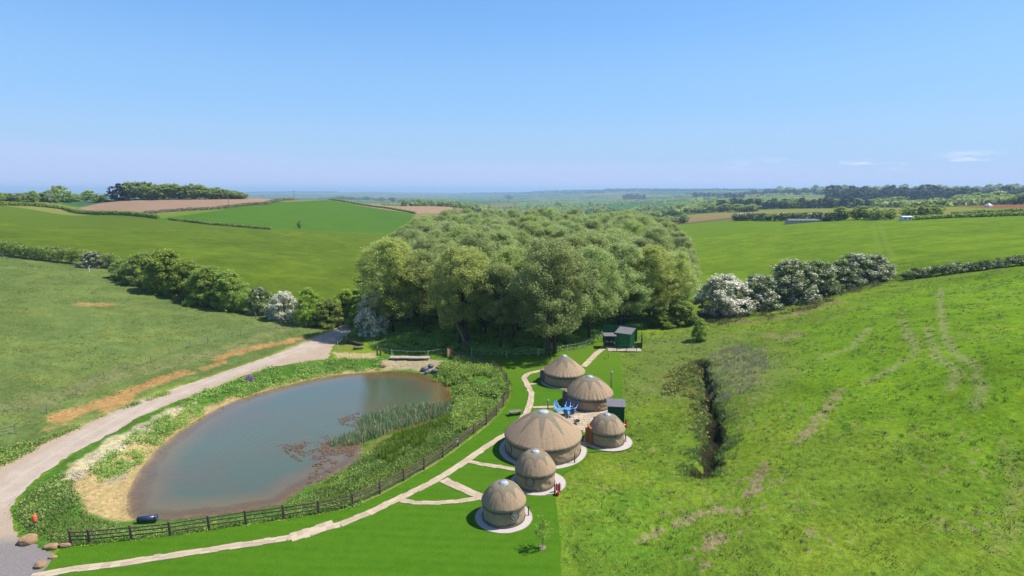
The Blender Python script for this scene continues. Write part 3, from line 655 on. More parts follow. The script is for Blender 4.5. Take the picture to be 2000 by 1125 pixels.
def yurt(px, pybot, R, Ht, p, label, door=None, window=None, Hw=1.62, fold=1.0, reach=.82, ns=3, seams=(), flaps=8, crown=.36):
    pf = P(px, pybot); k = (np.hypot(pf[0], pf[1])+R)/np.hypot(pf[0], pf[1]); cx, cy = pf[0]*k, pf[1]*k
    root = empty('yurt', (cx, cy, 0), 0, label, 'yurt', 'tan canvas yurts of the glamping camp')
    cam_a = math.atan2(-cy, -cx)
    rc = crown; n = 192; seed = random.random()*50
    th = np.arange(n)*2*pi/n
    ct, st_ = np.cos(th), np.sin(th)
    def prof(s):
        return rc + (R+.07-rc)*s, Hw + .02 + (Ht-.14-Hw)*(1-s**p)
    folds = fold*(vnoise(th*14*R/1.8, th*0+seed, 3)-.5)*.6 + np.sin(th*round(22*R/1.8) + 4*vnoise(th*3, th*0+seed))*.22*fold
    # roof canvas with drapery folds towards the eave and a hanging skirt
    S = np.concatenate([np.linspace(0, 1, 30), [1.0, 1.0]]); V = []
    for i, s in enumerate(S):
        r_, z_ = prof(min(s, 1)); w = max(0, (s-.45)/.55)**1.6
        rad = r_ + folds*w*.055; zz_ = np.full(n, z_) + folds*w*.03
        if i == 30: rad = rad + .035; zz_ = zz_ - .09
        if i == 31: rad = rad + .0; zz_ = zz_ - .20 + folds*.03
        if i < 30: zz_ = zz_ + .012*np.sin(8*th+seed)*min(1, s*3)
        V.append(np.stack([rad*ct, rad*st_, zz_], -1))
    V = np.array(V); m = len(S); I = np.arange(m*n).reshape(m, n); J = np.roll(I, -1, 1)
    F = np.stack([I[:-1], I[1:], J[1:], J[:-1]], -1).reshape(-1, 4)
    np_mesh('roof', V.reshape(-1, 3), F, M['canvas'], root, True)
    # star of darker canvas round the crown: 8 pointed arms between rounded petals
    V = []; K = 18; ph = ((th*flaps/(2*pi) + seed) % 1)*2-1
    s0 = .42 if R < 2 else (.20 if R > 3 else .30); smax = s0 + (reach-s0)*np.abs(ph)**2.6
    for i in range(K):
        s = smax*i/(K-1); r_ = rc + (R+.07-rc)*s; z_ = Hw+.02+(Ht-.14-Hw)*(1-s**p)
        w = np.maximum(0, (s-.45)/.55)**1.6
        V.append(np.stack([(r_+folds*w*.055+.010)*ct, (r_+folds*w*.055+.010)*st_, z_+folds*w*.03+.014+.012*np.sin(8*th+seed)*np.minimum(1, s*3)], -1))
    V = np.array(V); I = np.arange(K*n).reshape(K, n); J = np.roll(I, -1, 1)
    np_mesh('roof_star', V.reshape(-1, 3), np.stack([I[:-1], I[1:], J[1:], J[:-1]], -1).reshape(-1, 4), M['star'], root, True)
    # wall with sagging wrinkles
    V = []; zs = np.linspace(0, Hw-.02, 16)
    for z_ in zs:
        wr = (fbm(th*R*2.2+seed, z_*2.6+th*.8*R, 4, 4)-.5)*.20 + np.maximum(0, fbm(th*R*5+seed+z_*3, z_*1.2+0*th, 6, 3)-.5)*.10
        rad = R + wr*sin(pi*min(1, z_/Hw+.12)) - .03
        V.append(np.stack([rad*ct, rad*st_, np.full(n, z_)], -1))
    V = np.array(V); m = len(zs); I = np.arange(m*n).reshape(m, n); J = np.roll(I, -1, 1)
    np_mesh('wall', V.reshape(-1, 3), np.stack([I[:-1], J[:-1], J[1:], I[1:]], -1).reshape(-1, 4), M['canvas_wall'], root, True)
    for nm, z0, z1, ex in (('eave_band', Hw-.40, Hw-.10, .045), ('base_band', 0.02, .34 if R > 3 else .27, .035)):
        V = []
        for j, z_ in enumerate((z0, (z0+z1)/2, z1)):
            rad = R + ex + .03*(fbm(th*R*3+seed, 0*th+z_*3, 2, 3)-.5) + (.02 if j == 1 else 0)
            V.append(np.stack([rad*ct, rad*st_, z_ + .07*(fbm(th*R*1.5+seed*2, 0*th, 5, 3)-.5)*(j == 2 or nm == 'eave_band')], -1))
        V = np.array(V); I = np.arange(3*n).reshape(3, n); J = np.roll(I, -1, 1)
        np_mesh(nm, V.reshape(-1, 3), np.stack([I[:-1], J[:-1], J[1:], I[1:]], -1).reshape(-1, 4), M['band'], root, True)
    # crown: ring and clear dome
    b = MB(); b.rev([(rc-.03, Ht-.16), (rc+.05, Ht-.16), (rc+.05, Ht-.08), (rc-.02, Ht-.05)], 32); cr = b.build('crown_ring', M['ring'], root, True)
    b = MB(); b.rev([(rc-.02, Ht-.06), (rc*.85, Ht+.02), (rc*.6, Ht+.08), (rc*.3, Ht+.11), (.02, Ht+.12)], 32); b.build('crown_dome', M['clear'], root, True)
    b = MB()
    for q in range(4):
        a = q*pi/4; b.tube([(cos(a)*rc, sin(a)*rc, Ht-.03), (cos(a)*rc*.5, sin(a)*rc*.5, Ht+.11), (0, 0, Ht+.135), (-cos(a)*rc*.5, -sin(a)*rc*.5, Ht+.11), (-cos(a)*rc, -sin(a)*rc, Ht-.03)], .018, 5)
    b.build('crown_lattice', M['ring'], cr)
    for da in seams:
        a = cam_a+da; b = MB(); b.tube([((R+.02)*cos(a), (R+.02)*sin(a), .05), ((R+.02)*cos(a), (R+.02)*sin(a), Hw-.1), ((R+.10)*cos(a), (R+.10)*sin(a), Hw+.03)]+[((prof(s)[0]+.02)*cos(a), (prof(s)[0]+.02)*sin(a), prof(s)[1]+.02) for s in (.8, .6, .4)], .008, 5)
        b.build('tie_rope', M['canvas'], root)
    if window is not None:
        a0 = cam_a+window; V = []; F = []; nn = 28
        hw = .36; hc = .90
        def wp(u, v, ex): a = a0 + u/R; return ((R+ex)*cos(a), (R+ex)*sin(a), hc+v)
        out = []
        for q in range(nn):
            t = 2*pi*q/nn; out.append((hw*cos(t), (.44 if sin(t) > 0 else .36)*sin(t)))
        V = [wp(0, 0, .065)] + [wp(u*.5, v*.5, .065) for u, v in out] + [wp(u, v, .06) for u, v in out]
        F = [(0, 1+q, 1+(q+1) % nn) for q in range(nn)] + [(1+q, 1+nn+q, 1+nn+(q+1) % nn, 1+(q+1) % nn) for q in range(nn)]
        b = MB(); b.add(V, F); wo_ = b.build('window', M['pane'], root)
        b = MB(); b.tube([wp(u, v, .07) for u, v in out+out[:1]], .022, 5)
        b.build('window_trim', M['band'], wo_)
        b = MB()
        for q in (-.2, 0, .2):
            b.tube([wp(q-.14, -.22, .075), wp(q, 0, .075), wp(q+.14, .24, .075)], .012, 4); b.tube([wp(q+.14, -.22, .077), wp(q, 0, .077), wp(q-.14, .24, .077)], .012, 4)
        b.build('window_lattice', M['ring'], wo_)
    if door is not None:
        da, dmat = door; a = cam_a+da; ux, uy = cos(a), sin(a); vx, vy = -uy, ux; r0 = R-.02
        def dp(u, v, z_): return (ux*(r0+u)+vx*v, uy*(r0+u)+vy*v, z_)
        b = MB()
        b.beam(dp(.08, -.5, 0), dp(.08, -.5, 1.72), .12, .22); b.beam(dp(.08, .5, 0), dp(.08, .5, 1.72), .12, .22); b.beam(dp(.08, -.58, 1.76), dp(.08, .58, 1.76), .24, .12)
        fr_ = b.build('door_frame', M[dmat], root)
        b = MB(); b.beam(dp(.10, 0, .05), dp(.10, 0, 1.69), .86, .05)
        for q in (-.2, .2):
            b.beam(dp(.13, q, .2), dp(.13, q, .8), .3, .03); b.beam(dp(.13, q, .92), dp(.13, q, 1.55), .3, .03)
        b2 = b.build('door', M[dmat], root); b = MB(); b.tube([dp(.17, .34, .8), dp(.2, .34, .85), dp(.17, .34, .95)], .015, 5); b.build('door_handle', M['steel'], b2)
    # pegged guy ropes at the foot
    return root, cx, cy
def pad(cx, cy, R, wgt=.62, ex=(0, 0)):
    b = MB(); n = 64
    V = []; rr_ = [R+wgt + .05*vnoise(q*.6, cx) for q in range(n)]
    V = [(0, 0, .075)] + [((R-.3)*cos(2*pi*q/n), (R-.3)*sin(2*pi*q/n), .075) for q in range(n)] + [(rr_[q]*cos(2*pi*q/n)+ex[0]*.5*(1+cos(2*pi*q/n)), rr_[q]*sin(2*pi*q/n), .070) for q in range(n)]
    F = [(0, 1+q, 1+(q+1) % n) for q in range(n)] + [(1+q, 1+n+q, 1+n+(q+1) % n, 1+(q+1) % n) for q in range(n)]
    b.add(V, F); o = b.build('gravel_bed', M['gravel']); o.location = (cx, cy, 0); tag(o, kind='structure')
    b = MB(); b.tube([(v[0], v[1], .06) for v in V[1+n:]+V[1+n:2+n]], .03, 5); e = b.build('gravel_edging', M['wood_pale']); e.location = (cx, cy, 0); tag(e, kind='structure')

YA = yurt(984, 1034, 1.70, 3.06, 2.25, 'small tan yurt nearest the sapling, round window on its right side, frontmost of the camp', None, .52, seams=(-.55, .12), crown=.36, fold=.45)
YB = yurt(1045, 963, 1.76, 3.10, 2.25, 'small tan yurt in front of the largest yurt, dark round window facing forward', None, -.25, seams=(.25,), crown=.36, fold=.45)
YC = yurt(1060, 912, 3.82, 4.10, 1.45, 'largest yurt of all with wide conical roof and orange wooden door top', (-.12, 'wood_orange'), -1.0, seams=(.35,), Hw=1.75, crown=.52, fold=1.1, reach=.78)
YD = yurt(1184, 877, 1.80, 3.05, 2.25, 'small tan yurt beside the patio with an orange wooden door on its left side', (-1.25, 'wood_orange'), None, seams=(-.1, .5), crown=.34, fold=.5)
YE = yurt(1150, 806, 2.80, 3.60, 1.7, 'mid-sized yurt between the patio and the flue, grey door frame on its left side', (-1.42, 'wood_grey'), None, seams=(.3,), crown=.42, fold=2.0, reach=.72)
YF = yurt(1101, 759, 2.78, 3.74, 1.2, 'farthest yurt with pointed conical roof nearest the wood, inside the path bend', (-1.45, 'wood_grey'), None, seams=(-.3,), crown=.36, fold=1.9, reach=.68)
pad(YA[1], YA[2], 1.70, .58); pad(YB[1], YB[2], 1.76, .50, (.5, 0)); pad(YC[1], YC[2], 3.82, .60); pad(YD[1], YD[2], 1.80, .58, (.3, 0)); pad(YE[1], YE[2], 2.8, .45); pad(YF[1], YF[2], 2.78, .40)

# flue pipes and small posts by the yurts
fl = empty('flue_pipe', (YE[1]+2.75, YE[2]+.5, 0), 0, 'rusty metal flue with a silver cap on the right of the mid-sized yurt', 'flue')
b = MB(); b.tube([(0, 0, 0), (0, 0, 3.7)], .075, 12); b.build('pipe', M['flue'], fl, True)
b = MB(); b.tube([(0, 0, 3.7), (0, 0, 3.95)], .10, 12); b.rev([(.02, 4.06), (.17, 3.97), (.17, 3.94), (.02, 3.96)], 14); b.build('cap', M['steel'], fl, True)
b = MB(); b.beam((0, 0, 1.7), (-.4, 0, 1.7), .04, .04); b.build('bracket', M['steel'], fl)
fl = empty('flue_pipe', (YC[1]+.55, YC[2]+1.2, 0), 0, 'short thin flue rising behind the crown of the largest yurt', 'flue')
b = MB(); b.tube([(0, 0, 3.2), (0, 0, 4.75)], .06, 10); b.build('pipe', M['flue'], fl, True)
b = MB(); b.rev([(.02, 4.86), (.12, 4.78), (.12, 4.75), (.02, 4.77)], 12); b.build('cap', M['steel'], fl, True)
def marker(px, py, h, label, mat='rust', box=True):
    p = P(px, py); t = empty('tap_post', (p[0], p[1], .05), 0, label, 'post', 'service posts beside the yurts')
    b = MB(); b.beam((0, 0, 0), (0, 0, h), .09, .09); b.build('post', M[mat], t)
    if box: b = MB(); b.box((0, -.06, h-.12), (.14, .10, .16)); b.build('tap_box', M['wood_pale'], t)
    b = MB(); b.beam((.14, 0, 0), (.14, 0, h*.8), .03, .03); b.build('pipe', M['steel'], t)
marker(1032, 1008, 1.0, 'red-brown service post standing beside the frontmost yurt')
marker(1122, 905, .95, 'dark red service post at the right edge of the largest yurt', box=False)
marker(1221, 864, .9, 'red-brown service post right of the yurt with the orange side door', box=False)
marker(1083, 966, 1.0, 'brown service post beside the pair of red fire extinguishers', box=False)
def extinguisher(px, py, label, lean=0):
    p = P(px, py); t = empty('fire_extinguisher', (p[0], p[1], .07), 0, label, 'fire extinguisher', 'fire extinguishers by the yurts')
    b = MB(); b.rev([(.02, 0), (.10, .0), (.105, .04), (.105, .62), (.07, .70), (.035, .73)], 16); b.build('cylinder', M['red'], t, True)
    b = MB(); b.box((0, 0, .78), (.05, .05, .08)); b.beam((0, 0, .83), (0, -.17, .88), .03, .02); b.beam((0, 0, .80), (0, -.15, .79), .03, .02); b.build('valve', M['black'], t)
    b = MB(); b.tube([(.03, -.02, .78), (.14, -.06, .7), (.15, -.05, .4), (.12, -.06, .22)], .015, 6); b.build('hose', M['black'], t, True)
extinguisher(1087, 962, 'red fire extinguisher on the left of the pair beside the small middle yurt')
extinguisher(1092, 961, 'red fire extinguisher on the right of the pair beside the small middle yurt')
extinguisher(1222, 833, 'red fire extinguisher standing right of the green store shed')
def bucket(px, py, label):
    p = P(px, py); t = empty('fire_bucket', (p[0], p[1], .07), 0, label, 'bucket', 'fire buckets by the yurts')
    b = MB(); b.rev([(.02, .02), (.13, 0), (.17, .30), (.16, .30), (.12, .05), (.01, .05)], 18); b.build('pail', M['red'], t, True)
    b = MB(); b.tube([(-.17, 0, .30), (-.12, 0, .42), (0, 0, .47), (.12, 0, .42), (.17, 0, .30)], .01, 5); b.build('handle', M['steel'], t)
bucket(1089, 968, 'red fire bucket on gravel beside the small middle yurt'); bucket(1222, 835.5, 'red and white fire bucket at the foot of the green store shed')

# green store shed by the mid-sized yurt
def shed(name, c, rz, W, D, H1, H2, label, cat, wallm, roofm='felt', parent=None, door=True, over=.18):
    t = empty(name, (c[0], c[1], c[2] if len(c) > 2 else .05), rz, label, cat)
    b = MB(); v = [(-W/2,-D/2,0),(W/2,-D/2,0),(W/2,D/2,0),(-W/2,D/2,0),(-W/2,-D/2,H1),(W/2,-D/2,H1),(W/2,D/2,H2),(-W/2,D/2,H2)]
    b.add(v, [(0,1,5,4),(1,2,6,5),(2,3,7,6),(3,0,4,7)]); nb_ = int(W/.14)
    b.build('wall', M[wallm], t)
    b = MB()
    for i in range(nb_+1): b.box((-W/2+i*W/nb_, -D/2-.012, H1/2), (.02, .022, H1-.02))
    for i in range(int(D/.14)+1):
        y = -D/2+i*D/int(D/.14); hh = H1+(H2-H1)*(y+D/2)/D
        for s in (-1, 1): b.box((s*(W/2+.012), y, hh/2), (.022, .02, hh-.03))
    b.build('cover_strip', M[wallm], t)
    sl = math.atan2(H2-H1, D); b = MB()
    a = over; dz = math.tan(sl)*a
    v = [(-W/2-a,-D/2-a,H1-dz+.02),(W/2+a,-D/2-a,H1-dz+.02),(W/2+a,D/2+a,H2+dz+.02),(-W/2-a,D/2+a,H2+dz+.02)]
    b.add(v+[(x, y, z_+.07) for x, y, z_ in v], [(0,3,2,1),(4,5,6,7),(0,1,5,4),(1,2,6,5),(2,3,7,6),(3,0,4,7)]); b.build('roof', M[roofm], t)
    if door:
        b = MB(); b.box((0, -D/2-.035, H1*.46), (W*.42, .05, H1*.86)); d = b.build('door', M[wallm], t); b = MB(); b.box((W*.16, -D/2-.075, H1*.45), (.05, .04, .12)); b.build('door_handle', M['steel'], d)
    return t
p = P(1202, 825); shed('store_shed', (p[0]+.15, p[1]+.7), -.12, 1.75, 1.5, 1.85, 2.05, 'small dark green store shed with grey roof behind the orange-doored yurt', 'shed', 'green')

# washroom block at the path's end
q = P(1218, 683); WX, WY = q[0], q[1]
d_ = empty('timber_deck', (WX, WY, 0), -.05, 'pale stone paved base in front of the green washroom hut', 'platform')
b = MB()
for i in range(6):
    for j in range(2): b.box((-2.2+i*.9, -.9+j*.9, .10), (.88, .88, .09))
b.build('slabs', M['stone_pale'], d_)
hut = shed('washroom_hut', (WX+.55, WY+1.9), -.52, 2.5, 2.3, 2.45, 2.9, 'tall green washroom hut with sloping grey felt roof by the wood', 'hut', 'green_lt', over=.16)
shp = empty('sink_shelter', (WX-2.15, WY+1.3, .05), -.05, 'small open green shelter with grey roof over outdoor sinks left of the washroom hut', 'shelter')
b = MB(); b.box((0, .85, 1.05), (1.8, .05, 2.1)); b.build('back_panel', M['green'], shp)
for s in (-.85, .85):
    b = MB(); b.beam((s, -.6, 0), (s, -.6, 2.1), .09, .09); b.build('post', M['wood_dark'], shp)
b = MB(); b.box((0, .05, 2.18), (2.1, 1.9, .07), 0, ('x', .06)); b.build('roof', M['felt'], shp)
b = MB(); b.box((0, .35, .85), (1.6, .6, .06)); b.build('counter', M['wood_grey'], shp)
for s in (-.4, .35):
    b = MB(); b.rev([(.20, .0), (.22, .12), (.17, .12), (.02, .04)], 18, (s, .3, .88)); b.build('basin', M['white'], shp, True)
fen = empty('screen_fence', (WX+3.0, WY+2.2, 0), 0, 'bright green vertical board screen fence right of the washroom hut', 'fence')
b = MB()
for i in range(22): b.box((.1+i*.035, -1.6+i*.17, .95), (.03, .155, 1.8), -.2)
b.build('boards', M['green_lt'], fen)
for i in (0, 1, 2): b = MB(); b.beam((.15+i*.36, -1.6+i*1.8, 0), (.15+i*.36, -1.6+i*1.8, 1.95), .1, .1); b.build('post', M['green'], fen)
fen = empty('screen_fence', (WX+.2, WY+5.0, 0), 0, 'green board screen fence behind the washroom hut', 'fence')
b = MB()
for i in range(30): b.box((-2.8+i*.2, 0, 1.5), (.185, .04, 2.9))
b.build('boards', M['green_lt'], fen)
for i in (0, 1, 2): b = MB(); b.beam((-2.7+i*2.8, .08, 0), (-2.7+i*2.8, .08, 3.0), .1, .1); b.build('post', M['green'], fen)
fen = empty('handrail', (WX, WY, .14), -.05, 'low green rail fence along the front of the washroom paving', 'handrail')
for x in (-1.3, .3, 1.9): b = MB(); b.beam((x, -1.2, -.1), (x, -1.2, .95), .08, .08); b.build('post', M['green'], fen)
for z_ in (.5, .9): b = MB(); b.beam((-1.3, -1.24, z_), (1.9, -1.24, z_), .05, .09); b.build('rail', M['green_lt'], fen)

# ------------------------------------------------------------------ patio furniture
def deck_chair(px, py, rz, mat, label):
    p = P(px, py); t = empty('deck_chair', (p[0], p[1], .085), rz, label, 'chair', 'blue folding chairs on the patio')
    for s in (-.27, .27):
        b = MB(); b.beam((s, -.45, .0), (s, .35, .95), .035, .05); b.build('leg', M['white'], t)
        b = MB(); b.beam((s*.9, .40, 0), (s*.9, -.42, .48), .035, .05); b.build('leg', M['white'], t)
        b = MB(); b.beam((s*1.1, -.35, .62), (s*1.1, .2, .62), .05, .03); b.build('armrest', M['white'], t)
    b = MB(); b.box((0, -.12, .44), (.52, .56, .04), 0, ('x', -.08)); b.build('seat', M[mat], t)
    b = MB(); b.box((0, .30, .80), (.52, .04, .85), 0, ('x', -.28)); b.build('backrest', M[mat], t)
    return t
deck_chair(1088, 805, .5, 'blue', 'pale blue folding chair at the left end of the patio')
deck_chair(1109, 803, -.3, 'blue_dk', 'darker blue folding chair at the back of the patio nearest the yurt wall')
deck_chair(1121, 806, -1.0, 'blue_dk', 'small deep blue folding chair under the mid-sized yurt on the patio')
deck_chair(1107, 818, 2.6, 'blue', 'light blue folding chair at the front of the patio beside the big yurt roof')
deck_chair(1116, 816, 3.4, 'blue_dk', 'blue folding chair on the right front of the patio table')
p = P(1100, 812); t = empty('patio_table', (p[0], p[1], .085), .2, 'long pale blue patio table among the blue folding chairs', 'table')
b = MB(); b.box((0, 0, .73), (1.9, .85, .04)); b.build('tabletop', M['blue'], t)
for sx_ in (-.8, .8):
    for sy in (-.33, .33): b = MB(); b.beam((sx_, sy, 0), (sx_, sy, .71), .05, .05); b.build('leg', M['white'], t)
p = P(1126, 829); t = empty('fire_pit', (p[0], p[1], .085), 0, 'small black fire bowl on the patio paving', 'fire pit')
b = MB(); b.rev([(.05, .18), (.25, .24), (.36, .40), (.38, .41), (.33, .36), (.2, .27), (.02, .25)], 22); b.build('bowl', M['black'], t, True)
for i in range(3): b = MB(); b.beam((.2*cos(i*2.1), .2*sin(i*2.1), .25), (.33*cos(i*2.1), .33*sin(i*2.1), 0), .03, .03); b.build('leg', M['black'], t)
p = P(1006, 811); t = empty('bench', (p[0], p[1], .05), .35, 'low weathered timber bench on the lawn between fence and path', 'bench')
b = MB()
for i in range(4): b.box((0, -.27+i*.18, .45), (1.5, .165, .06))
b.build('seat', M['wood_grey'], t)
for s in (-.55, .55): b = MB(); b.box((s, 0, .21), (.14, .5, .42)); b.build('leg', M['wood_dark'], t)

# ------------------------------------------------------------------ fences
def z_at(x, y): return float(H0(np.array([x]), np.array([y]))[0])
FPX_ = [(140,1064),(175,1062),(257,1054),(332,1046),(408,1034),(480,1023),(554,1013),(622,1003),(689,988),(742,964),(788,939),(828,917),(865,893),(895,871),(925,847),(950,829),(969,811),(983,793),(992,777),(995,760),(990,745),(979,731),(964,720),(946,712),(926,706),(905,702),(885,699)]
fp = [P(*q)[:2] for q in FPX_]
d1 = [fp[0], fp[1]]
for i in range(1, len(fp)-1):                    # long gaps get middle posts as in the photo
    d1.append(fp[i+1]) 
pts = []
for i in range(len(d1)-1):
    L = np.linalg.norm(d1[i+1]-d1[i]); m = max(1, round(L/2.7)) if i else 1
    for k in range(m): pts.append((d1[i]+(d1[i+1]-d1[i])*k/m, k == 0))
pts.append((d1[-1], True))
fz = empty('post_and_rail_fence', (pts[0][0][0], pts[0][0][1], 0), 0, 'long dark brown post and rail fence with wire netting curving round the pond', 'fence')
ox, oy = pts[0][0]
mesh_b = MB(); rail_b = []
for i, (pt, main) in enumerate(pts):
    b = MB(); h = 1.18 if main else 1.05; b.beam((pt[0]-ox, pt[1]-oy, -.5), (pt[0]-ox+random.uniform(-.02, .02), pt[1]-oy, h+random.uniform(-.03, .03)), .14 if main else .09, .14 if main else .09); b.build('post', M['wood_dark'], fz)
for i in range(len(pts)-1):
    a, c = pts[i][0]-(ox, oy), pts[i+1][0]-(ox, oy)
    rb = MB()
    for z_ in (.40, .72, 1.02): rb.beam((a[0], a[1]-.07, z_+random.uniform(-.02, .02)), (c[0], c[1]-.07, z_+random.uniform(-.02, .02)), .04, .085)
    rb.build('rails', M['wood_dark'], fz)
    L = np.linalg.norm(c-a); n = int(L/.16)
    for k in range(n): q = a+(c-a)*k/n; mesh_b.beam((q[0], q[1]-.03, .02), (q[0], q[1]-.03, .95), .008, .008)
    for z_ in (.1, .25, .55, .87): mesh_b.beam((a[0], a[1]-.03, z_), (c[0], c[1]-.03, z_), .009, .009)
mesh_b.build('wire_netting', M['wire'], fz)
# sign on the fence
p = P(893, 872); t = empty('fence_sign', (p[0], p[1]-.16, .55), .35, 'small white notice fixed to the pond fence beside a post', 'sign')
b = MB(); b.box((0, 0, .2), (.30, .02, .42)); b.build('board', M['white'], t)
b = MB(); b.box((0, -.014, .30), (.20, .006, .10)); b.build('panel_print', M['pvc'], t)

def wire_fence(name, px, h, mat, wires, label, step=None, group=None, zoff=0, rad=.05, wmat='wire'):
    g = [G(*q, maxr=400) for q in px]
    if step:
        o = []
        for i in range(len(g)-1):
            L = np.linalg.norm((g[i+1]-g[i])[:2]); m = max(1, round(L/step))
            for k in range(m): q = g[i]+(g[i+1]-g[i])*k/m; o.append(np.array((q[0], q[1], z_at(q[0], q[1]))))
        o.append(g[-1]); g = o
    t = empty(name, g[0], 0, label, 'fence', group); o0 = g[0]
    for q in g:
        b = MB(); q_ = q-o0; lx = random.uniform(-.05, .05); b.tube([(q_[0], q_[1], q_[2]-.4), (q_[0]+lx, q_[1], q_[2]+h*random.uniform(.94, 1.05))], rad, 7); b.build('post', M[mat], t)
    b = MB()
    for i in range(len(g)-1):
        a, c = g[i]-o0, g[i+1]-o0
        for z_ in wires: b.tube([(a[0], a[1], a[2]+z_), ((a[0]+c[0])/2, (a[1]+c[1])/2, (a[2]+c[2])/2+z_-.05), (c[0], c[1], c[2]+z_)], .011, 4)
    b.build('wires', M[wmat], t)
    return t
wire_fence('electric_fence', [(660,682),(677,666),(677,666)][:2], 1.25, 'postp', (1.1,), 'two pale posts with white tape at the track bend beside the log', wmat='rope')
wire_fence('electric_fence', [(737,690),(766,697),(836,699),(877,690)], 1.2, 'postp', (1.05,), 'white tape fence on pale posts behind the stone slab bridge', wmat='rope')
wire_fence('electric_fence', [(921,696),(990,699),(1052,696),(1108,688),(1144,681),(1176,660)], 1.3, 'postp', (1.15, .6), 'pale post and white tape fence between the wood and the far lawn', wmat='rope')
wire_fence('stock_fence', [(-60,865),(30,846),(92,808),(150,770),(204,740),(250,722),(295,708),(332,693),(372,678),(406,671),(470,655),(540,640),(597,640)], 1.1, 'wood_grey', (.3, .6, .95), 'grey stock wire fence on thin posts along the bank above the track', step=6, rad=.045)
wire_fence('stock_fence', [(-40,498),(6,502),(59,507),(101,512),(144,519),(223,532),(300,556),(400,592),(500,622),(598,640)], 1.25, 'wood_grey', (.35, .7, 1.05), 'grey stock fence on thick posts along the foot of the left hedge', step=9, rad=.09)
p = G(174, 531); t = empty('marker_post', p, 0, 'single short white marker post standing in the left pasture below the hedge', 'post')
b = MB(); b.beam((0, 0, -.2), (0, 0, 1.1), .22, .12); b.build('post', M['white'], t); b = MB(); b.box((0, 0, 1.13), (.26, .16, .06)); b.build('cap', M['white'], t)

# field gate
g1, g2 = G(1730, 547), G(1768, 547); L = np.linalg.norm((g2-g1)[:2]); ang = math.atan2(g2[1]-g1[1], g2[0]-g1[0])
t = empty('field_gate', g1, ang, 'dark five bar field gate in the gap of the right hedge', 'gate'); dz = (g2-g1)[2]
b = MB()
for z_ in (.3, .55, .8, 1.0, 1.2): b.beam((.1, 0, z_), (L-.1, 0, z_+dz), .04, .08)
b.beam((.1, .04, .3), (L-.1, .04, 1.2+dz), .04, .08); b.build('bars', M['wood_dark'], t)
for x, z0 in ((0, 0), (L, dz)): b = MB(); b.beam((x, 0, z0-.3), (x, 0, z0+1.4), .2, .2); b.build('gate_post', M['wood_dark'], t)
# light timber gate by the pond
p = P(879, 696); t = empty('timber_gate', (p[0], p[1], 0), 1.15, 'new pale orange timber gate between the stone slab and the pond fence', 'gate')
for x in (-.75, .75): b = MB(); b.beam((x, 0, -.2), (x, 0, 1.45), .16, .16); b.build('gate_post', M['wood_fresh'], t)
b = MB()
for i in range(5): b.beam((-.62, 0, .2+i*.24), (.62, 0, .2+i*.24), .05, .12)
b.beam((-.55, .03, .15), (-.55, .03, 1.25), .05, .1); b.beam((.55, .03, .15), (.55, .03, 1.25), .05, .1); b.beam((-.55, .05, .2), (.55, .05, 1.15), .05, .1); b.build('bars', M['wood_fresh'], t)

# ------------------------------------------------------------------ rocks, slabs, odds and ends
def rock(px, py, sx_, sy, sz, label, mat='stone', seed=1, name='boulder', rz=0, group=None, zo=None, cat='boulder'):
    p = G(px, py, 300) if zo is None else P(px, py, zo)
    n = 22; m = 14; V = []; 
    for i in range(m+1):
        for j in range(n):
            a = 2*pi*j/n; e = -pi/2+pi*i/m; d = np.array((cos(a)*cos(e), sin(a)*cos(e), sin(e)))
            k = .78 + .5*fbm(np.array(d[0]*1.6+seed*3.1), np.array(d[1]*1.6+d[2]*1.9), seed, 4)
            d = np.sign(d)*np.abs(d)**.78; V.append((d[0]*sx_*k, d[1]*sy*k, d[2]*sz*k+sz*.55))
    F = [(i*n+j, i*n+(j+1) % n, (i+1)*n+(j+1) % n, (i+1)*n+j) for i in range(m) for j in range(n)]
    b = MB(); b.add(V, F); o = b.build(name, M[mat]); o.location = tuple(p); o.rotation_euler = (0, 0, rz); tag(o, label, cat, group); return o
GR = 'orange boulders along the edge of the car park'
rock(55, 1060, .52, .48, .36, 'largest rounded orange boulder at the corner of the grey parking area', seed=2, group=GR)
rock(100, 1070, .50, .30, .20, 'flat orange slab boulder just left of the fence end', seed=5, group=GR)
rock(128, 1066, .40, .26, .18, 'low dull stone between the flat slab and the fence end', seed=11, group=GR)
rock(104, 1090, .27, .20, .12, 'smallest orange stone on the lawn corner above the last boulder', seed=7, group=GR)
rock(80, 1107, .34, .30, .24, 'medium orange boulder lowest in the photo by the path start', seed=9, group=GR)
p = P(70, 1030); t = empty('lifebuoy_housing', (p[0], p[1], .0), .3, 'orange rescue housing on a short post beside the biggest boulder', 'rescue equipment')
b = MB(); b.tube([(0, 0, 0), (0, 0, .5)], .045, 8); b.build('post', M['wood_pale'], t)
b = MB(); b.rev([(.10, .48), (.15, .50), (.16, .60), (.16, .98), (.14, 1.04), (.02, 1.07)], 16); b.build('housing', M['orange'], t, True)
p = P(288, 1016, -.5); t = empty('drain_pipe', (p[0], p[1], -.35), .5, 'dark blue plastic drain pipe lying on the bank behind the fence', 'pipe')
b = MB()
b.rev([(.20, -.7), (.24, -.7), (.24, .7), (.20, .7)], 20); o = b.build('pipe', M['pvc'], t, True); o.rotation_euler = (pi/2, .15, 1.3)
b = MB(); b.rev([(.22, .0), (.27, .0), (.27, .12), (.22, .12)], 20, (0, 0, .6)); o = b.build('collar', M['pvc'], t, True); o.rotation_euler = (pi/2, .15, 1.3)
t = empty('slab_bridge', P(800, 702), -.05, 'pale flat stone slab bridge at the far end of the pond', 'bridge')
for i in range(4): b = MB(); b.box((-2.3+i*1.55, .1*(i % 2), .30), (1.5, 1.1, .20), .04*i-.05); b.build('slab', M['stone_pale'], t, bevel=.03)
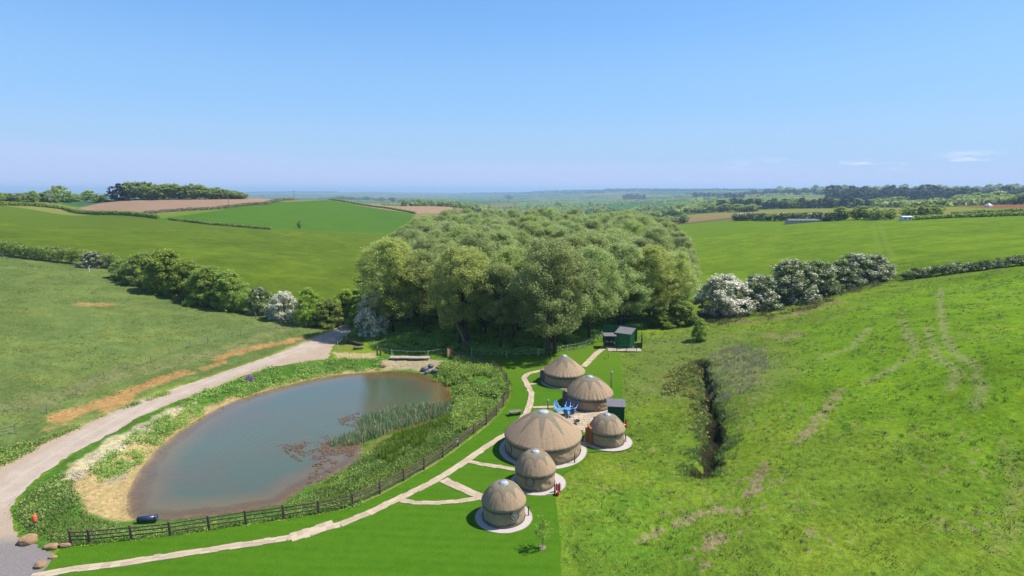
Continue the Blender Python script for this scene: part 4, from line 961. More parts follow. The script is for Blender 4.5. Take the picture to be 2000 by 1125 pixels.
for x in (-2.6, 2.7): b = MB(); b.box((x, .1, .1), (.5, .8, .4)); b.build('pier', M['stone'], t)
random.seed(5)
for i, (x, y, s, lb) in enumerate(((748,716,.55,'rusty orange edge stone at the left corner of the pond head'),(830,722,.6,'grey tumbled stone at the left side of the pond inlet'),(842,716,.5,'grey tumbled stone at the top of the pond inlet'),(850,726,.5,'dark wet stone at the waterline of the pond inlet'),(836,728,.45,'small dark stone lowest in the pond inlet'),(860,716,.4,'grey stone at the right side of the pond inlet'))):
    rock(x, y, s, s*.8, s*.5, lb, 'stone' if i == 0 else 'stone_wet', 20+i, 'inlet_stone', i, 'stones round the pond inlet', cat='stone')
M['bark'] = simple('bark', (.115, .095, .070, 1), (.065, .052, .040, 1), 3, .95, .03, .1, stretch=(2, 2, .5))
M['bark_pale'] = simple('pale_bark', (.22, .185, .13, 1), (.14, .115, .08, 1), 3, .95, .03, .1, stretch=(2, 2, .5))
p = P(690, 672); t = empty('felled_log', (p[0], p[1], 0), -.25, 'felled tree trunk with a fresh orange cut end by the track bend', 'log')
b = MB(); b.tube([(-1.2, .1, .3), (0, 0, .32), (1.4, -.6, .28), (2.2, -.5, .25)], [.3, .28, .24, .16], 10); b.build('trunk', M['bark'], t, True)
b = MB(); b.tube([(-1.24, .1, .3), (-1.205, .1, .3)], .27, 12); b.build('cut_face', M['wood_fresh'], t)
p = P(700, 682); t = empty('felled_log', (p[0], p[1], 0), .3, 'short stacked log below the felled trunk', 'log')
b = MB(); b.tube([(-.8, 0, .22), (.8, .1, .22)], [.22, .2], 10); b.build('trunk', M['bark_pale'], t, True)
p = P(737, 694); t = empty('gate_stub', (p[0], p[1], 0), 0, 'short dark timber post pair at the end of the dusty lay-by', 'post')
for x in (0, .5): b = MB(); b.beam((x, 0, 0), (x, 0, 1.1-.3*x), .18, .18); b.build('post', M['wood_dark'], t)
p = G(1831, 534); t = empty('water_trough', p, .1, 'long low concrete water trough in front of the right hedge', 'trough')
b = MB(); b.box((0, 0, .2), (2.6, .8, .4)); b.box((0, -.38, .45), (2.6, .06, .14)); b.box((0, .38, .45), (2.6, .06, .14)); b.box((-1.28, 0, .45), (.06, .7, .14)); b.box((1.28, 0, .45), (.06, .7, .14)); b.build('basin', M['stone_pale'], t)
b = MB(); b.box((0, 0, .42), (2.45, .66, .03)); b.build('water', M['pvc'], t)

# ------------------------------------------------------------------ vegetation
M['alder'] = leaf_mat('alder_leaves', (.262, .335, .102, 1), (.49, .575, .19, 1), trans=.55)
M['willow'] = leaf_mat('willow_leaves', (.33, .39, .09, 1), (.57, .63, .16, 1), trans=.55)
M['hedge'] = leaf_mat('hedge_leaves', (.17, .26, .040, 1), (.46, .58, .095, 1), trans=.5)
M['hawthorn'] = leaf_mat('hawthorn_leaves', (.10, .15, .038, 1), (.25, .32, .085, 1), (.86, .83, .72, 1), trans=.35)
M['bank'] = leaf_mat('bank_plants', (.19, .31, .055, 1), (.38, .52, .11, 1), (.60, .55, .07, 1), trans=.45)
M['grass'] = leaf_mat('grass_blades', (.105, .19, .022, 1), (.20, .31, .040, 1), (.40, .32, .17, 1), trans=.3)
M['reed'] = leaf_mat('reed_blades', (.12, .22, .095, 1), (.26, .38, .17, 1), (.45, .36, .20, 1), trans=.25)
M['weed'] = leaf_mat('water_weed', (.13, .060, .045, 1), (.25, .13, .10, 1), (.12, .16, .05, 1), trans=.1)
M['dark_leaf'] = leaf_mat('copper_leaves', (.03, .024, .036, 1), (.08, .065, .08, 1), trans=.2)
M['conifer'] = leaf_mat('conifer_needles', (.035, .068, .042, 1), (.085, .14, .075, 1), trans=.2)
M['far_leaf'] = leaf_mat('far_leaves', (.21, .30, .06, 1), (.46, .56, .13, 1), trans=.55)
M['purple'] = leaf_mat('purple_petals', (.25, .09, .30, 1), (.40, .18, .45, 1))
M['under'] = leaf_mat('undergrowth_leaves', (.20, .34, .055, 1), (.40, .58, .11, 1), trans=.5)
M['bramble'] = leaf_mat('bramble_leaves', (.10, .075, .04, 1), (.19, .20, .06, 1), trans=.3)  # brown scrub colour, kept dark to hold the shadow under the hedgerow too
M['tussock'] = leaf_mat('tussock_blades', (.065, .15, .022, 1), (.15, .28, .036, 1), (.34, .28, .15, 1), trans=.25)  # greener-dark than the grass: tuft shadows are put into the blade colour
M['sap'] = leaf_mat('sapling_leaves', (.20, .27, .04, 1), (.42, .50, .09, 1), trans=.5)
M['dry'] = leaf_mat('dry_grass', (.24, .24, .13, 1), (.40, .40, .25, 1), trans=.3)

def leaf_quads(pos, size, up=.6, tint=None, bloom=None, elong=1.5):
    n = len(pos); d = rng.normal(size=(n, 3)); d[:, 2] += up; d /= np.linalg.norm(d, axis=1)[:, None]
    a = np.cross(d, rng.normal(size=(n, 3))); a /= np.linalg.norm(a, axis=1)[:, None]+1e-9; b = np.cross(d, a)
    s = (size*rng.uniform(.6, 1.3, n))[:, None]
    V = np.stack([pos-a*s*elong*.5, pos-b*s*.42, pos+a*s*elong*.5, pos+b*s*.42], 1).reshape(-1, 3)
    F = np.arange(4*n).reshape(n, 4)
    at = {'tint': np.repeat(np.clip(tint if tint is not None else rng.random(n), 0, 1), 4)}
    at['bloom'] = np.repeat(bloom if bloom is not None else np.zeros(n), 4)
    return V, F, at
def clump_pts(cent, rad, per):
    n = len(cent); k = rng.normal(size=(n, per, 3)); k /= np.linalg.norm(k, axis=2)[..., None]
    k *= (rng.random((n, per, 1))**.45); return cent[:, None, :] + k*rad[:, None, :]
def profile(shape, u):
    if shape == 'alder': return np.clip(np.where(u < .42, .62+.38*np.sin(np.clip(u/.42, 0, 1)*pi/2), np.sqrt(np.clip(1-((u-.42)/.60)**2.1, .01, 1))), .12, 1)
    if shape == 'round': return np.sqrt(np.clip(1-(2*u-1)**2*.96, .02, 1))
    if shape == 'cone': return np.clip(1.02-u, .05, 1)*np.clip(u*9, .25, 1)
    if shape == 'bush': return np.sqrt(np.clip(1-(u*.98)**2.2, .02, 1))*np.clip(.62+u*1.6, 0, 1)
    if shape == 'column': return np.clip(np.sin(pi*np.clip(u*.9+.08, 0, 1))**.5, .2, 1)
def make_tree(name, H, R, base, nc, per, ls, mat, bark='bark', shape='alder', trunks=1, lean=0, bloomf=0, crad=.22, flat=.5, limb=26, label='', cat='tree', group=None, trad=None, fork=False, root=None):
    t = root or empty(name, (0, 0, 0), 0, label, cat, group)
    u = rng.random(nc); th = rng.uniform(0, 2*pi, nc); lob = 1 + (.24 if shape != 'bush' else .30)*np.sin(th*3+rng.uniform(0, 6))*np.sin(u*7+rng.uniform(0, 6)) + rng.uniform(-.10, .13, nc)
    rad = profile(shape, u)*R*lob*np.where(rng.random(nc) < .72, rng.uniform(.74, .98, nc), rng.uniform(.15, .75, nc))
    z = base*H + u*(H-base*H) - rad*.10
    cx = rad*np.cos(th)+lean*(z/H)**1.5; cy = rad*np.sin(th)
    cent = np.stack([cx, cy, z], 1); cr = R*crad*rng.uniform(.6, 1.25, nc)
    rads = np.stack([cr, cr, cr*flat], 1)
    pts = clump_pts(cent, rads, per); ct_ = rng.uniform(-.22, .22, nc)
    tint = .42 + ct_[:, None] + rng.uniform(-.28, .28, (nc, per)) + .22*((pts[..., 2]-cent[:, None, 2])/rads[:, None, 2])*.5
    bl = None
    if bloomf:
        bc = np.clip(bloomf + rng.uniform(-.35, .35, nc), 0, 1); topness = ((pts[..., 2]-cent[:, None, 2])/rads[:, None, 2] > -.6)
        bl = ((rng.random((nc, per)) < bc[:, None])*topness).astype(float).ravel()
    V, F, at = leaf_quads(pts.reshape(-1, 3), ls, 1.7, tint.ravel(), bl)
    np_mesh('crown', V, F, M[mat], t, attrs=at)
    b = MB(); tr_ = trad or H*.016
    for q in range(trunks):
        a = 2*pi*q/trunks+.5; o = (0 if trunks == 1 else tr_*2.4); sp2 = 0 if trunks == 1 else R*.25
        b.tube([(o*cos(a), o*sin(a), -.4), (o*cos(a)+.05, o*sin(a), H*.2), ((o+sp2*.5)*cos(a)+lean*.3, (o+sp2*.5)*sin(a), H*.5), ((o+sp2)*cos(a)+lean*.65, (o+sp2)*sin(a), H*.75), ((o+sp2)*cos(a)+lean*.9, (o+sp2)*sin(a), H*.93)], [tr_*1.15, tr_*.85, tr_*.62, tr_*.36, tr_*.1], 7)
    for k in rng.permutation(nc)[:limb]:
        c = cent[k]; z0 = max(c[2]-rad[k]*.55-.3, H*.12); l0 = lean*(z0/H)**1.5
        b.tube([(l0, 0, z0), ((c[0]+l0)*.5, c[1]*.5, (z0+c[2])*.5+.1*rad[k]), tuple(c)], [tr_*.34, tr_*.2, tr_*.06], 5)
    b.build('trunk', M[bark], t, True)
    return t
class Kind:
    def __init__(s, roots): s.r = roots; s.u = [False]*len(roots)
    def place(s, p, sc, label=None, k=None, group=None, rz=None, name=None, szz=1.0, cat=None):
        k = int(rng.integers(len(s.r))) if k is None else k
        o = s.r[k] if not s.u[k] else copy_tree(s.r[k]); s.u[k] = True
        o.location = tuple(p); o.rotation_euler = (0, 0, rng.uniform(0, 2*pi) if rz is None else rz)
        o.scale = (sc, sc, sc*szz)
        if name: o.name = name
        tag(o, label, cat, group); return o
    def finish(s):
        for r, u in zip(s.r, s.u):
            if not u:
                for c in list(r.children): bpy.data.objects.remove(c)
                bpy.data.objects.remove(r)

WG = 'broadleaf trees crowding the wood'
alder = Kind([make_tree('alder_tree', 16.5, 4.5, b_, 210, 120, .19, 'alder', shape='alder', trunks=t_, limb=44, crad=.25, flat=.75, label='grey-green tree crown deep within the crowd of the wood', group=WG) for b_, t_ in ((.36, 1), (.42, 2), (.30, 1), (.46, 1), (.38, 2), (.34, 1))])
bigt = Kind([make_tree('alder_tree', 17.3, 6.0, b_, 360, 130, .19, m_, shape='alder', trunks=t_, limb=60, crad=.19, flat=.8, group=None) for b_, t_, m_ in ((.26, 3, 'alder'), (.27, 1, 'willow'), (.33, 2, 'willow'), (.30, 1, 'alder'))])
# front row of the wood, each with its own look
front = [(768,652,17.2,1,1.0,'tall yellow-green tree at the left front corner of the wood, over the white hawthorn'),
 (826,650,15.5,3,.9,'slimmer grey-green tree with bare visible trunks, second along the wood front'),
 (905,672,16.8,2,.95,'pale yellow-green tree with leaning trunks above the timber gate'),
 (945,655,14.5,0,.85,'dark-trunked tree in the shaded gap right of the leaning trunks'),
 (1075,691,17.6,0,1.12,'broadest tree of the wood front with a triple dark trunk behind the farthest yurt'),
 (1003,665,16.5,3,.9,'straight slim tree just left of the broadest front tree'),
 (1150,664,16.5,3,.92,'grey-green tree left of the washroom hut'),
 (1212,640,16.5,0,.9,'tree with tall dark stems right behind the washroom hut'),
 (1268,632,15.8,1,.85,'yellowish tree low-branched to the right of the washroom hut'),
 (1312,622,14.0,2,.85,'pale rounded tree at the right front corner of the wood')]
fpos = []
for px, py, h, k, w_, lb in front:
    p = G(px, py, 400); fpos.append(p[:2]); bigt.place(p, h/17.3*w_**.3, lb, k, 'trees along the front of the wood', cat='tree')
# fill the wood
wp_ = np.array(WOOD); lo, hi = wp_.min(0), wp_.max(0); placed = [tuple(q) for q in fpos]; rngw = np.random.default_rng(3)
cand = rngw.uniform(lo, hi, (9000, 2)); cand = cand[sdf(cand[:, 0], cand[:, 1], wp_) < 0]; cand = cand[np.argsort(cand[:, 1])]
keep = []
grid = np.array(placed)
for c in cand:
    dmin = 6.0 + .0115*(c[1]-100)
    if (np.hypot(grid[:, 0]-c[0], grid[:, 1]-c[1]) > dmin).all(): keep.append(c); grid = np.vstack([grid, c])
keep = keep[:285]
hz_ = H0(np.array(keep)[:, 0], np.array(keep)[:, 1])
for c, zc in zip(keep, hz_):
    edge_ = -float(sdf(np.array([c[0]]), np.array([c[1]]), wp_)[0])
    hh = (12.5 + 3.5*min(1, edge_/12))*rng.uniform(.84, 1.13)
    row = 'second rank of trees behind the wood front' if c[1] < 128 else ('middle of the wood' if c[1] < 175 else ('rear half of the wood' if c[1] < 235 else 'farthest skyline edge of the wood'))
    q_ = c[0]/c[1]; sd_ = 'left side' if q_ < -.13 else ('left centre' if q_ < .02 else ('right centre' if q_ < .17 else 'right side'))
    alder.place((c[0], c[1], zc), hh/16.5, 'grey-green tree on the %s, in the %s' % (sd_, row), None, 'trees on the %s in the %s' % (sd_, row))
print('wood trees', len(keep))

# leaning trunks at the wood front
for px, py, dx, lb in ((912,684,-1.6,'thin pale trunk leaning left at the front of the wood by the timber gate'), (920,668,-1.3,'second pale leaning trunk right of the first near the timber gate')):
    p = P(px, py); t = empty('leaning_tree', p, 0, lb, 'tree')
    b = MB(); b.tube([(0, 0, -.2), (dx*.5, .3, 2.5), (dx*1.3, .2, 5.0), (dx*2.1, .6, 8.5)], [.26, .20, .15, .06], 8); b.build('trunk', M['bark_pale'], t, True)
    pts = clump_pts(np.array([(dx*2.0+rng.uniform(-1.6, 1.6), .5+rng.uniform(-1.2, 1.2), 6+rng.uniform(-1.5, 3)) for _ in range(24)]), np.full((24, 3), .8), 60)
    V, F, at = leaf_quads(pts.reshape(-1, 3), .28, .6); np_mesh('crown', V, F, M['willow'], t, attrs=at)

# hedgerow bushes
gbush = Kind([make_tree('hedge_bush', 7, 3.4, .03, 150, 120, .22, 'hedge', shape='bush', limb=12, crad=.25, flat=.65, trad=.14, cat='bush', label='bush') for _ in range(3)])
hbush = Kind([make_tree('hawthorn_bush', 7, 3.5, .03, 210, 100, .19, 'hawthorn', shape='bush', limb=12, crad=.19, flat=.85, bloomf=bf, trad=.14, cat='bush', label='bush') for bf in (.62, .27, .10)])
def bush(K, k, px, py, hpx, wpx, label, group=None, name=None, maxr=400, cat='bush'):
    p = G(px, py, maxr); m = mpp(p); h = hpx*m/cos(PITCH)*.98; w = wpx*m/2
    o = K.place(p - np.array((0, 0, .15)), 1, label, k, group, name=name, cat=cat); o.scale = (w/3.5, w/3.5*.95, h/7); return o
LGR = 'bushes of the left hedgerow'; RGR = 'bushes of the right hedgerow'
for px, py, h, w, k, lb in ((243,545,38,50,0,'low green bush starting the tall part of the left hedge, next to the clipped stretch'),(282,556,62,74,1,'rounded bright green bush left of the tallest one in the left hedge'),(330,572,84,92,2,'tallest bright green bush of the left hedgerow'),(372,582,72,78,0,'green bush just right of the tallest in the left hedge'),(410,594,74,84,1,'broad green bush near the lower end of the tall left hedge'),(450,604,76,70,2,'last tall green bush before the mixed whitish bush in the left hedge')):
    bush(gbush, k, px, py, h, w, lb, LGR)
bush(hbush, 2, 510, 612, 52, 56, 'olive bush with a few white flecks left of the round white hawthorn', LGR)
bush(hbush, 0, 556, 624, 56, 64, 'round hawthorn covered in white blossom on the left hedge line', LGR)
bush(gbush, 0, 606, 634, 72, 56, 'upright olive green bush between white hawthorn and track', LGR)
bush(gbush, 1, 645, 636, 54, 62, 'low fresh green bush above the bend of the track', LGR)
bush(gbush, 2, 676, 622, 58, 60, 'darkest green bush overhanging the far end of the track', LGR)
bush(hbush, 1, 185, 521, 30, 52, 'small hawthorn with cream blossom within the clipped left hedge', LGR)
bush(hbush, 0, 727, 657, 88, 62, 'tall narrow white blossoming hawthorn at the corner of the wood by the track', None)
for px, py, h, w, k, lb in ((1412,612,76,112,0,'whitest and leftmost large hawthorn of the right hedgerow'),(1482,600,64,96,1,'grey-white hawthorn second in the right hedgerow'),(1542,588,80,104,1,'left half of the tall middle pair of hedgerow hawthorns, frosted with blossom'),(1590,576,68,92,2,'greener hawthorn on the right of the tall mid hedgerow pair'),(1636,564,44,84,2,'low dark bush in the dip of the right hedgerow'),(1668,553,58,96,1,'leafy hawthorn left of the one next to the field gate'),(1704,547,50,76,1,'hawthorn flecked with blossom right next to the field gate')):
    bush(hbush, k, px, py, h, w, lb, RGR)
bush(hbush, 1, 1355, 552, 50, 18, 'narrow column of white blossom alone at the right edge of the wood')
bush(gbush, 0, 1367, 664, 42, 32, 'lone small leafy bush in rough grass right of the washroom hut')
bush(gbush, 1, 1330, 632, 46, 66, 'bushy undergrowth clump at the right foot of the wood', 'bushes at the foot of the wood')
bush(gbush, 2, 1290, 636, 30, 56, 'low clump between washroom fence and the right foot of the wood', 'bushes at the foot of the wood')
bush(gbush, 0, 703, 640, 48, 48, 'dark bush tucked behind the tall white hawthorn at the track end', 'bushes at the foot of the wood')

def hedge(pts, h, w, label, mat='hedge', bloomf=0, ls=.22, dens=46, maxr=600, group=None, name='clipped_hedge'):
    g = [G(*q, maxr=maxr) for q in pts]; o0 = g[0]; cs = []
    for i in range(len(g)-1):
        L = np.linalg.norm((g[i+1]-g[i])[:2]); m = max(2, int(L/.42)); u = ((g[i+1]-g[i])/L)[:2]
        for k in range(m):
            q = g[i]+(g[i+1]-g[i])*k/m; zq = z_at(q[0], q[1]) if k % 4 == 0 else None
            if zq is not None: zl = zq
            for j in range(4):
                o = rng.uniform(-w/2, w/2); hh = h*(1+.14*(fbm(np.array(q[0]*.3), np.array(q[1]*.3), 4, 3)-.5)*2)
                cs.append((q[0]-u[1]*o, q[1]+u[0]*o, zl+rng.uniform(.15, 1)*hh))
    cs = np.array(cs)-o0; n = len(cs); cr = rng.uniform(.45, .7, n)*max(.8, h/2.2)
    pts_ = clump_pts(cs, np.stack([cr, cr, cr*.7], 1), dens)
    tint = .4 + rng.uniform(-.2, .2, (n, 1)) + rng.uniform(-.25, .25, (n, dens)) + .2*(cs[:, 2:3]/h-.5)*0
    bl = (rng.random((n, dens)) < np.clip(bloomf+rng.uniform(-.4, .4, (n, 1)), 0, 1)*(cs[:, 2:3] > h*.5)).astype(float).ravel() if bloomf else None
    V, F, at = leaf_quads(pts_.reshape(-1, 3), ls, .6, tint.ravel(), bl)
    t = empty(name, o0, 0, label, 'hedge', group); np_mesh('foliage', V, F, M[mat], t, attrs=at)
    b = MB()
    for i in range(0, n, 14): b.tube([(cs[i][0], cs[i][1], cs[i][2]-h-.2), (cs[i][0], cs[i][1], cs[i][2])], [.05, .02], 4)
    b.build('stems', M['bark'], t); return t
hedge([(-120,485),(0,497),(60,505),(130,513),(232,526)], 3.3, 2.0, 'clipped dark green hedge at the left edge of the photo above the pasture', dens=44, ls=.26)
hedge([(1768,547),(1800,542),(1900,529),(2000,517),(2120,505)], 2.0, 1.8, 'clipped hedge flecked with pale blossom running from the gate to the right edge', 'hawthorn', .02, dens=60)
hedge([(-60,398),(0,401),(125,409),(250,420),(310,427)], 2.0, 2.2, 'long thin hedge on the crest of the left olive field', ls=.5, dens=14)
hedge([(330,429),(420,439),(500,446),(530,448)], 1.0, 2.2, 'low scrubby hedge between olive field and bright green field', ls=.5, dens=12)
hedge([(270,419),(420,409),(520,399),(572,391)], 1.6, 4, 'straw-coloured scrub strip between brown ploughland and green field', 'dry', ls=.5, dens=8, maxr=650)
hedge([(646,391),(700,400),(760,408),(812,418)], 1.4, 2, 'thin dark hedge along the lower edge of the far brown field', ls=.6, dens=10, maxr=650)
hedge([(1435,431),(1500,431),(1560,431),(1640,431)], 4.2, 4, 'dark thick hedge beyond the right pasture', 'hawthorn', .12, ls=.7, dens=16, maxr=600)
hedge([(1780,430),(1850,426),(1940,423),(2060,419)], 1.7, 3, 'lower thin hedge on the right skyline field', ls=.6, dens=12, maxr=600)
hedge([(1860,421),(1940,416),(2060,411)], 1.7, 3, 'upper thin hedge on the right skyline field', ls=.6, dens=10, maxr=700)

# far trees, low detail
fart = Kind([make_tree('far_tree', 10, 5.0, .12, 60, 26, .85, 'far_leaf', shape='round', limb=6, crad=.30, flat=.6, label='tree') for _ in range(3)])
farc = Kind([make_tree('far_pine', 13, 4.6, .05, 60, 24, .85, 'conifer', shape='alder', limb=4, crad=.32, flat=.6, label='pine') for _ in range(2)])
dk = make_tree('copper_beech', 10, 5.2, .06, 90, 50, .6, 'dark_leaf', shape='round', limb=6, crad=.26, flat=.7, label='single dark purple-black round tree on the left skyline', cat='tree')
p = G(235, 391, 520); dk.location = tuple(p); m = mpp(p); dk.scale = (34*m/10.4, 34*m/10.4, 31*m/10)
LT = 'green trees along the left skyline'
random.seed(11)
x = -60
i = 0
while x < 218:
    h = 16+10*random.random() + (10 if 95 < x < 125 else 0); p = G(x, 394+random.uniform(-1, 2), 520); m = mpp(p)
    o = fart.place(p, 1, 'pale green tree of the far left skyline'+nth(i, 19), None, LT); o.scale = (random.uniform(18, 30)*m/10, 18*m/10, h*.85*m/10)
    x += random.uniform(11, 19); i += 1
RT = 'trees of the copse above the brown field'
x = 255; jj = 0
while x < 476:
    h = 30*(1-((x-300)/210)**2 if x > 300 else 1)*random.uniform(.85, 1.1)+5; p = G(x, 389.5-max(0, (x-300))*.008, 520); m = mpp(p); jj += 1
    o = fart.place(p, 1, 'bright green tree of the copse above the brown field'+nth(jj-1, 20), None, RT); o.scale = (random.uniform(26, 38)*m/10, 22*m/10, h*.85*m/10)
    x += random.uniform(9, 14)
# tree belts to the far right
def belt(K, x0, x1, yfun, hpx, n, label, group, wpx=12, maxr=2500, hj=.25, dep=1.0):
    for k in range(n):
        x = x0+(x1-x0)*(k+random.random())/n; p = G(x, yfun(x)+random.uniform(-dep, dep), maxr); m = mpp(p)
        o = K.place(p, 1, label+nth(k, n), None, group); s = wpx*m/10*random.uniform(.8, 1.3); o.scale = (s, s, hpx*m/(10 if K is fart else 13)*random.uniform(1-hj, 1+hj))
belt(fart, 1360, 1480, lambda x: 414-(x-1360)*.01, 12, 12, 'small broadleaf tree left of the far wood', 'trees at the left end of the far wood', 20)
belt(farc, 1400, 1700, lambda x: 409-(x-1400)*.012, 17, 34, 'dark pine in the broken belt above the yellow field', 'pines in the broken belt', 15)
belt(fart, 1480, 1860, lambda x: 407-(x-1480)*.012, 15, 30, 'light green tree before the dark pines', 'light trees before the pines', 24)
belt(farc, 1620, 2060, lambda x: 396-(x-1620)*.008, 25, 70, 'dark pine in the dense far right belt', 'pines of the dense right belt', 24, dep=3)
belt(fart, 1860, 2060, lambda x: 400-(x-1860)*.01, 19, 12, 'light green tree above the red-brown field', 'light trees above the red-brown field', 34)
belt(fart, 1520, 2060, lambda x: 379-(x-1520)*.010, 13, 42, 'tree on the right skyline', 'trees on the right skyline', 17, maxr=6000)
belt(farc, 1352, 1455, lambda x: 387, 9, 22, 'tiny dark pine left of the skyline plantation', 'pines in the thin far row', 7, maxr=7000, dep=.4)
belt(farc, 1455, 1590, lambda x: 382-(x-1455)*.02, 9, 30, 'tiny dark pine of the right skyline plantation', 'pines of the skyline plantation', 8, maxr=7000, dep=.6)
belt(farc, 1216, 1262, lambda x: 389, 9, 12, 'tiny dark pine of the square plantation', 'pines of the small square plantation', 7, maxr=8000, dep=.6)
belt(fart, 1640, 1745, lambda x: 430-(x-1640)*.02, 22, 9, 'hedgerow tree behind the right pasture', 'hedgerow trees behind the right pasture', 22, maxr=700)
belt(fart, 1752, 1845, lambda x: 423-(x-1752)*.02, 20, 6, 'dark round tree below the white tent', 'dark round trees below the white tent', 24, maxr=700)
belt(fart, 1300, 1345, lambda x: 436, 13, 4, 'bushy tree at the right pasture corner', 'trees at the corner of the right pasture', 20, maxr=700)
belt(fart, 640, 890, lambda x: 388+(x-640)*.045, 7, 26, 'small tree behind the far brown field', 'trees behind the far brown field', 13, maxr=3000, dep=1)
for x, y, h, w, lb in ((995,389,9,22,'pair-like clump tree standing alone on the distant green field'),(1090,404,11,16,'dark round tree just above the middle of the wood'),(1153,402,8,8,'tiny round tree alone on the far green slope'),(1168,405,8,9,'second tiny round tree right of the first on the far slope'),(512,385,5,9,'small tree on the skyline between the brown fields')):
    p = G(x, y, 7000); m = mpp(p); o = fart.place(p, 1, lb); o.scale = (w*m/10, w*m/10, h*m/10)
p = G(586, 446, 520); m = mpp(p); o = fart.place(p, 1, 'thin yellow-green sapling tree alone in the bright green field', name='young_tree'); o.scale = (9*m/10, 9*m/10, 16*m/10)
fart.finish(); farc.finish(); alder.finish(); bigt.finish(); gbush.finish(); hbush.finish()

# distant woods and hedge lines, one mass each
def mass(name, label, cents, rads, per, ls, mat):
    pts = clump_pts(cents, rads, per); n = len(cents); tint = .4+rng.uniform(-.3, .3, (n, 1))+rng.uniform(-.2, .2, (n, per))
    V, F, at = leaf_quads(pts.reshape(-1, 3), ls, .6, tint.ravel()); 
    o = np_mesh(name, V, F, M[mat], attrs=at); tag(o, label, 'woodland', kind='stuff'); return o
N = 26000
a_ = rng.uniform(-.80, .80, N); r_ = np.exp(rng.uniform(math.log(750), math.log(11000), N)); X = r_*np.sin(a_); Y = r_*np.cos(a_)
S = np.sqrt(2.0)**np.round(np.log(190 + np.hypot(X, Y)*.07)/np.log(np.sqrt(2.0)))
xs = (X + 60*vnoise(X/400, Y/400, 3))/S; ys = (Y + 60*vnoise(X/400, Y/400, 5))/S
b1 = np.full(X.shape, 9.); b2 = np.full(X.shape, 9.)
for di in (-1, 0, 1):
    for dj in (-1, 0, 1):
        i = np.floor(xs)+di; j = np.floor(ys)+dj; d = np.maximum(np.abs(xs-i-.15-.7*hash2(i, j, 1)), np.abs(ys-j-.15-.7*hash2(i, j, 2))*.8)
        cl = d < b1; b2 = np.where(cl, b1, np.minimum(b2, d)); b1 = np.where(cl, d, b1)
on = ((b2-b1)*S < 5+np.hypot(X, Y)*.0025) | (fbm(X/520, Y/520, 8) > .625)
X, Y = X[on], Y[on]; Z = H0(X, Y); sc = np.clip(np.hypot(X, Y)/1500, .8, 4)
print('far clumps', len(X))
mass('distant_woods', 'blue-green woods and hedge lines fading into the distant plain', np.stack([X, Y, Z+2.5+rng.uniform(0, 2, len(X))], 1), np.stack([6*sc, 6*sc, 3.2+0*sc], 1), 14, 4.5, 'far_leaf')

rc_ = []
for x0, x1, y0, y1, n in ((1040, 1560, 374.5, 371.5, 520), (1180, 1420, 371.5, 371.0, 200), (480, 660, 376.2, 375.2, 160), (1560, 2040, 374, 370.5, 260), (900, 1180, 379, 377, 130), (1340, 1640, 381, 379, 160)):
    for k in range(n):
        x = rng.uniform(x0, x1); p = G(x, y0+(y1-y0)*(x-x0)/(x1-x0)+rng.uniform(-.9, .9), 9000); m = mpp(p); rc_.append((*p, m))
rc_ = np.array(rc_); m = rc_[:, 3:4]
mass('ridge_woods', 'hazy blue-green woods along the distant right ridges', rc_[:, :3]+np.array((0, 0, 1))*m*1.0, np.hstack([m*4.5, m*4.5, m*1.6]), 30, 9.0, 'conifer')

# ------------------------------------------------------------------ low plants
def blades(pos, h, w, lean=.35, per=1, tint=None, bloom=None):
    n = len(pos); a = rng.uniform(0, 2*pi, n); hh = h*rng.uniform(.5, 1.25, n); ln = rng.normal(size=(n, 2))*lean*hh[:, None]
    dx = np.stack([np.cos(a), np.sin(a), 0*a], 1)*w*rng.uniform(.6, 1.3, (n, 1)); top = pos + np.column_stack([ln, hh]); mid = pos + np.column_stack([ln*.35, hh*.55])
    V = np.stack([pos-dx, pos+dx, mid+dx*.7, top, mid-dx*.7], 1).reshape(-1, 3)
    k = np.arange(n)*5; F = np.concatenate([np.stack([k, k+1, k+2, k+4], 1), np.stack([k+4, k+2, k+3, k+3], 1)])
    F3 = np.concatenate([np.stack([k, k+1, k+2], 1), np.stack([k, k+2, k+4], 1), np.stack([k+4, k+2, k+3], 1)])
    return V, F3, {'tint': np.repeat(np.clip(tint if tint is not None else rng.random(n), 0, 1), 5), 'bloom': np.repeat(bloom if bloom is not None else np.zeros(n), 5)}
lawn_poly = LAWN; track_poly = [G(*q) for q in TRACK_U+TRACK_L]
def scatter(poly, N, clump=0, thr=0, scale=3, excl=(), seed=1):
    pp = np.array([p[:2] for p in poly]); lo, hi = pp.min(0), pp.max(0); q = rng.uniform(lo, hi, (N, 2)); q = q[sdf(q[:, 0], q[:, 1], pp) < 0]
    if thr: q = q[fbm(q[:, 0]/scale, q[:, 1]/scale, seed, 4) > thr]
    for e, d in excl: q = q[sdf(q[:, 0], q[:, 1], e) > d]
    if clump:
        q = np.repeat(q, clump, 0); q = q + rng.normal(size=q.shape)*.12
    return np.column_stack([q, H0(q[:, 0], q[:, 1])])
# rough pasture tussocks at the right
rp = [P(*q) for q in ((1215,660),(1400,625),(1700,560))] + [G(*q) for q in ((2000,530),(2200,700),(2200,1125),(1900,1300),(1090,1300))] + [P(1098,960), P(1226,870), P(1214,790)]
q = scatter(rp, 62000, 4, .47, 2.2, [(lawn_poly, -.12)], 21)
br = (fbm(q[:, 0]/7, q[:, 1]/7, 23, 3)); dry = ((rng.random(len(q)) < .05) | (fbm(q[:, 0]/3, q[:, 1]/3, 25, 3) > .66)*(rng.random(len(q)) < .4)).astype(float)*.8
V, F, at = blades(q - (0, 0, .05), .15, .035, .6, tint=.45+.8*(br-.3)+rng.uniform(-.2, .2, len(q)), bloom=dry)
o = np_mesh('rough_grass', V, F, M['grass'], attrs=at); tag(o, 'tussocky rough grass covering the right hillside', 'grass', kind='stuff')
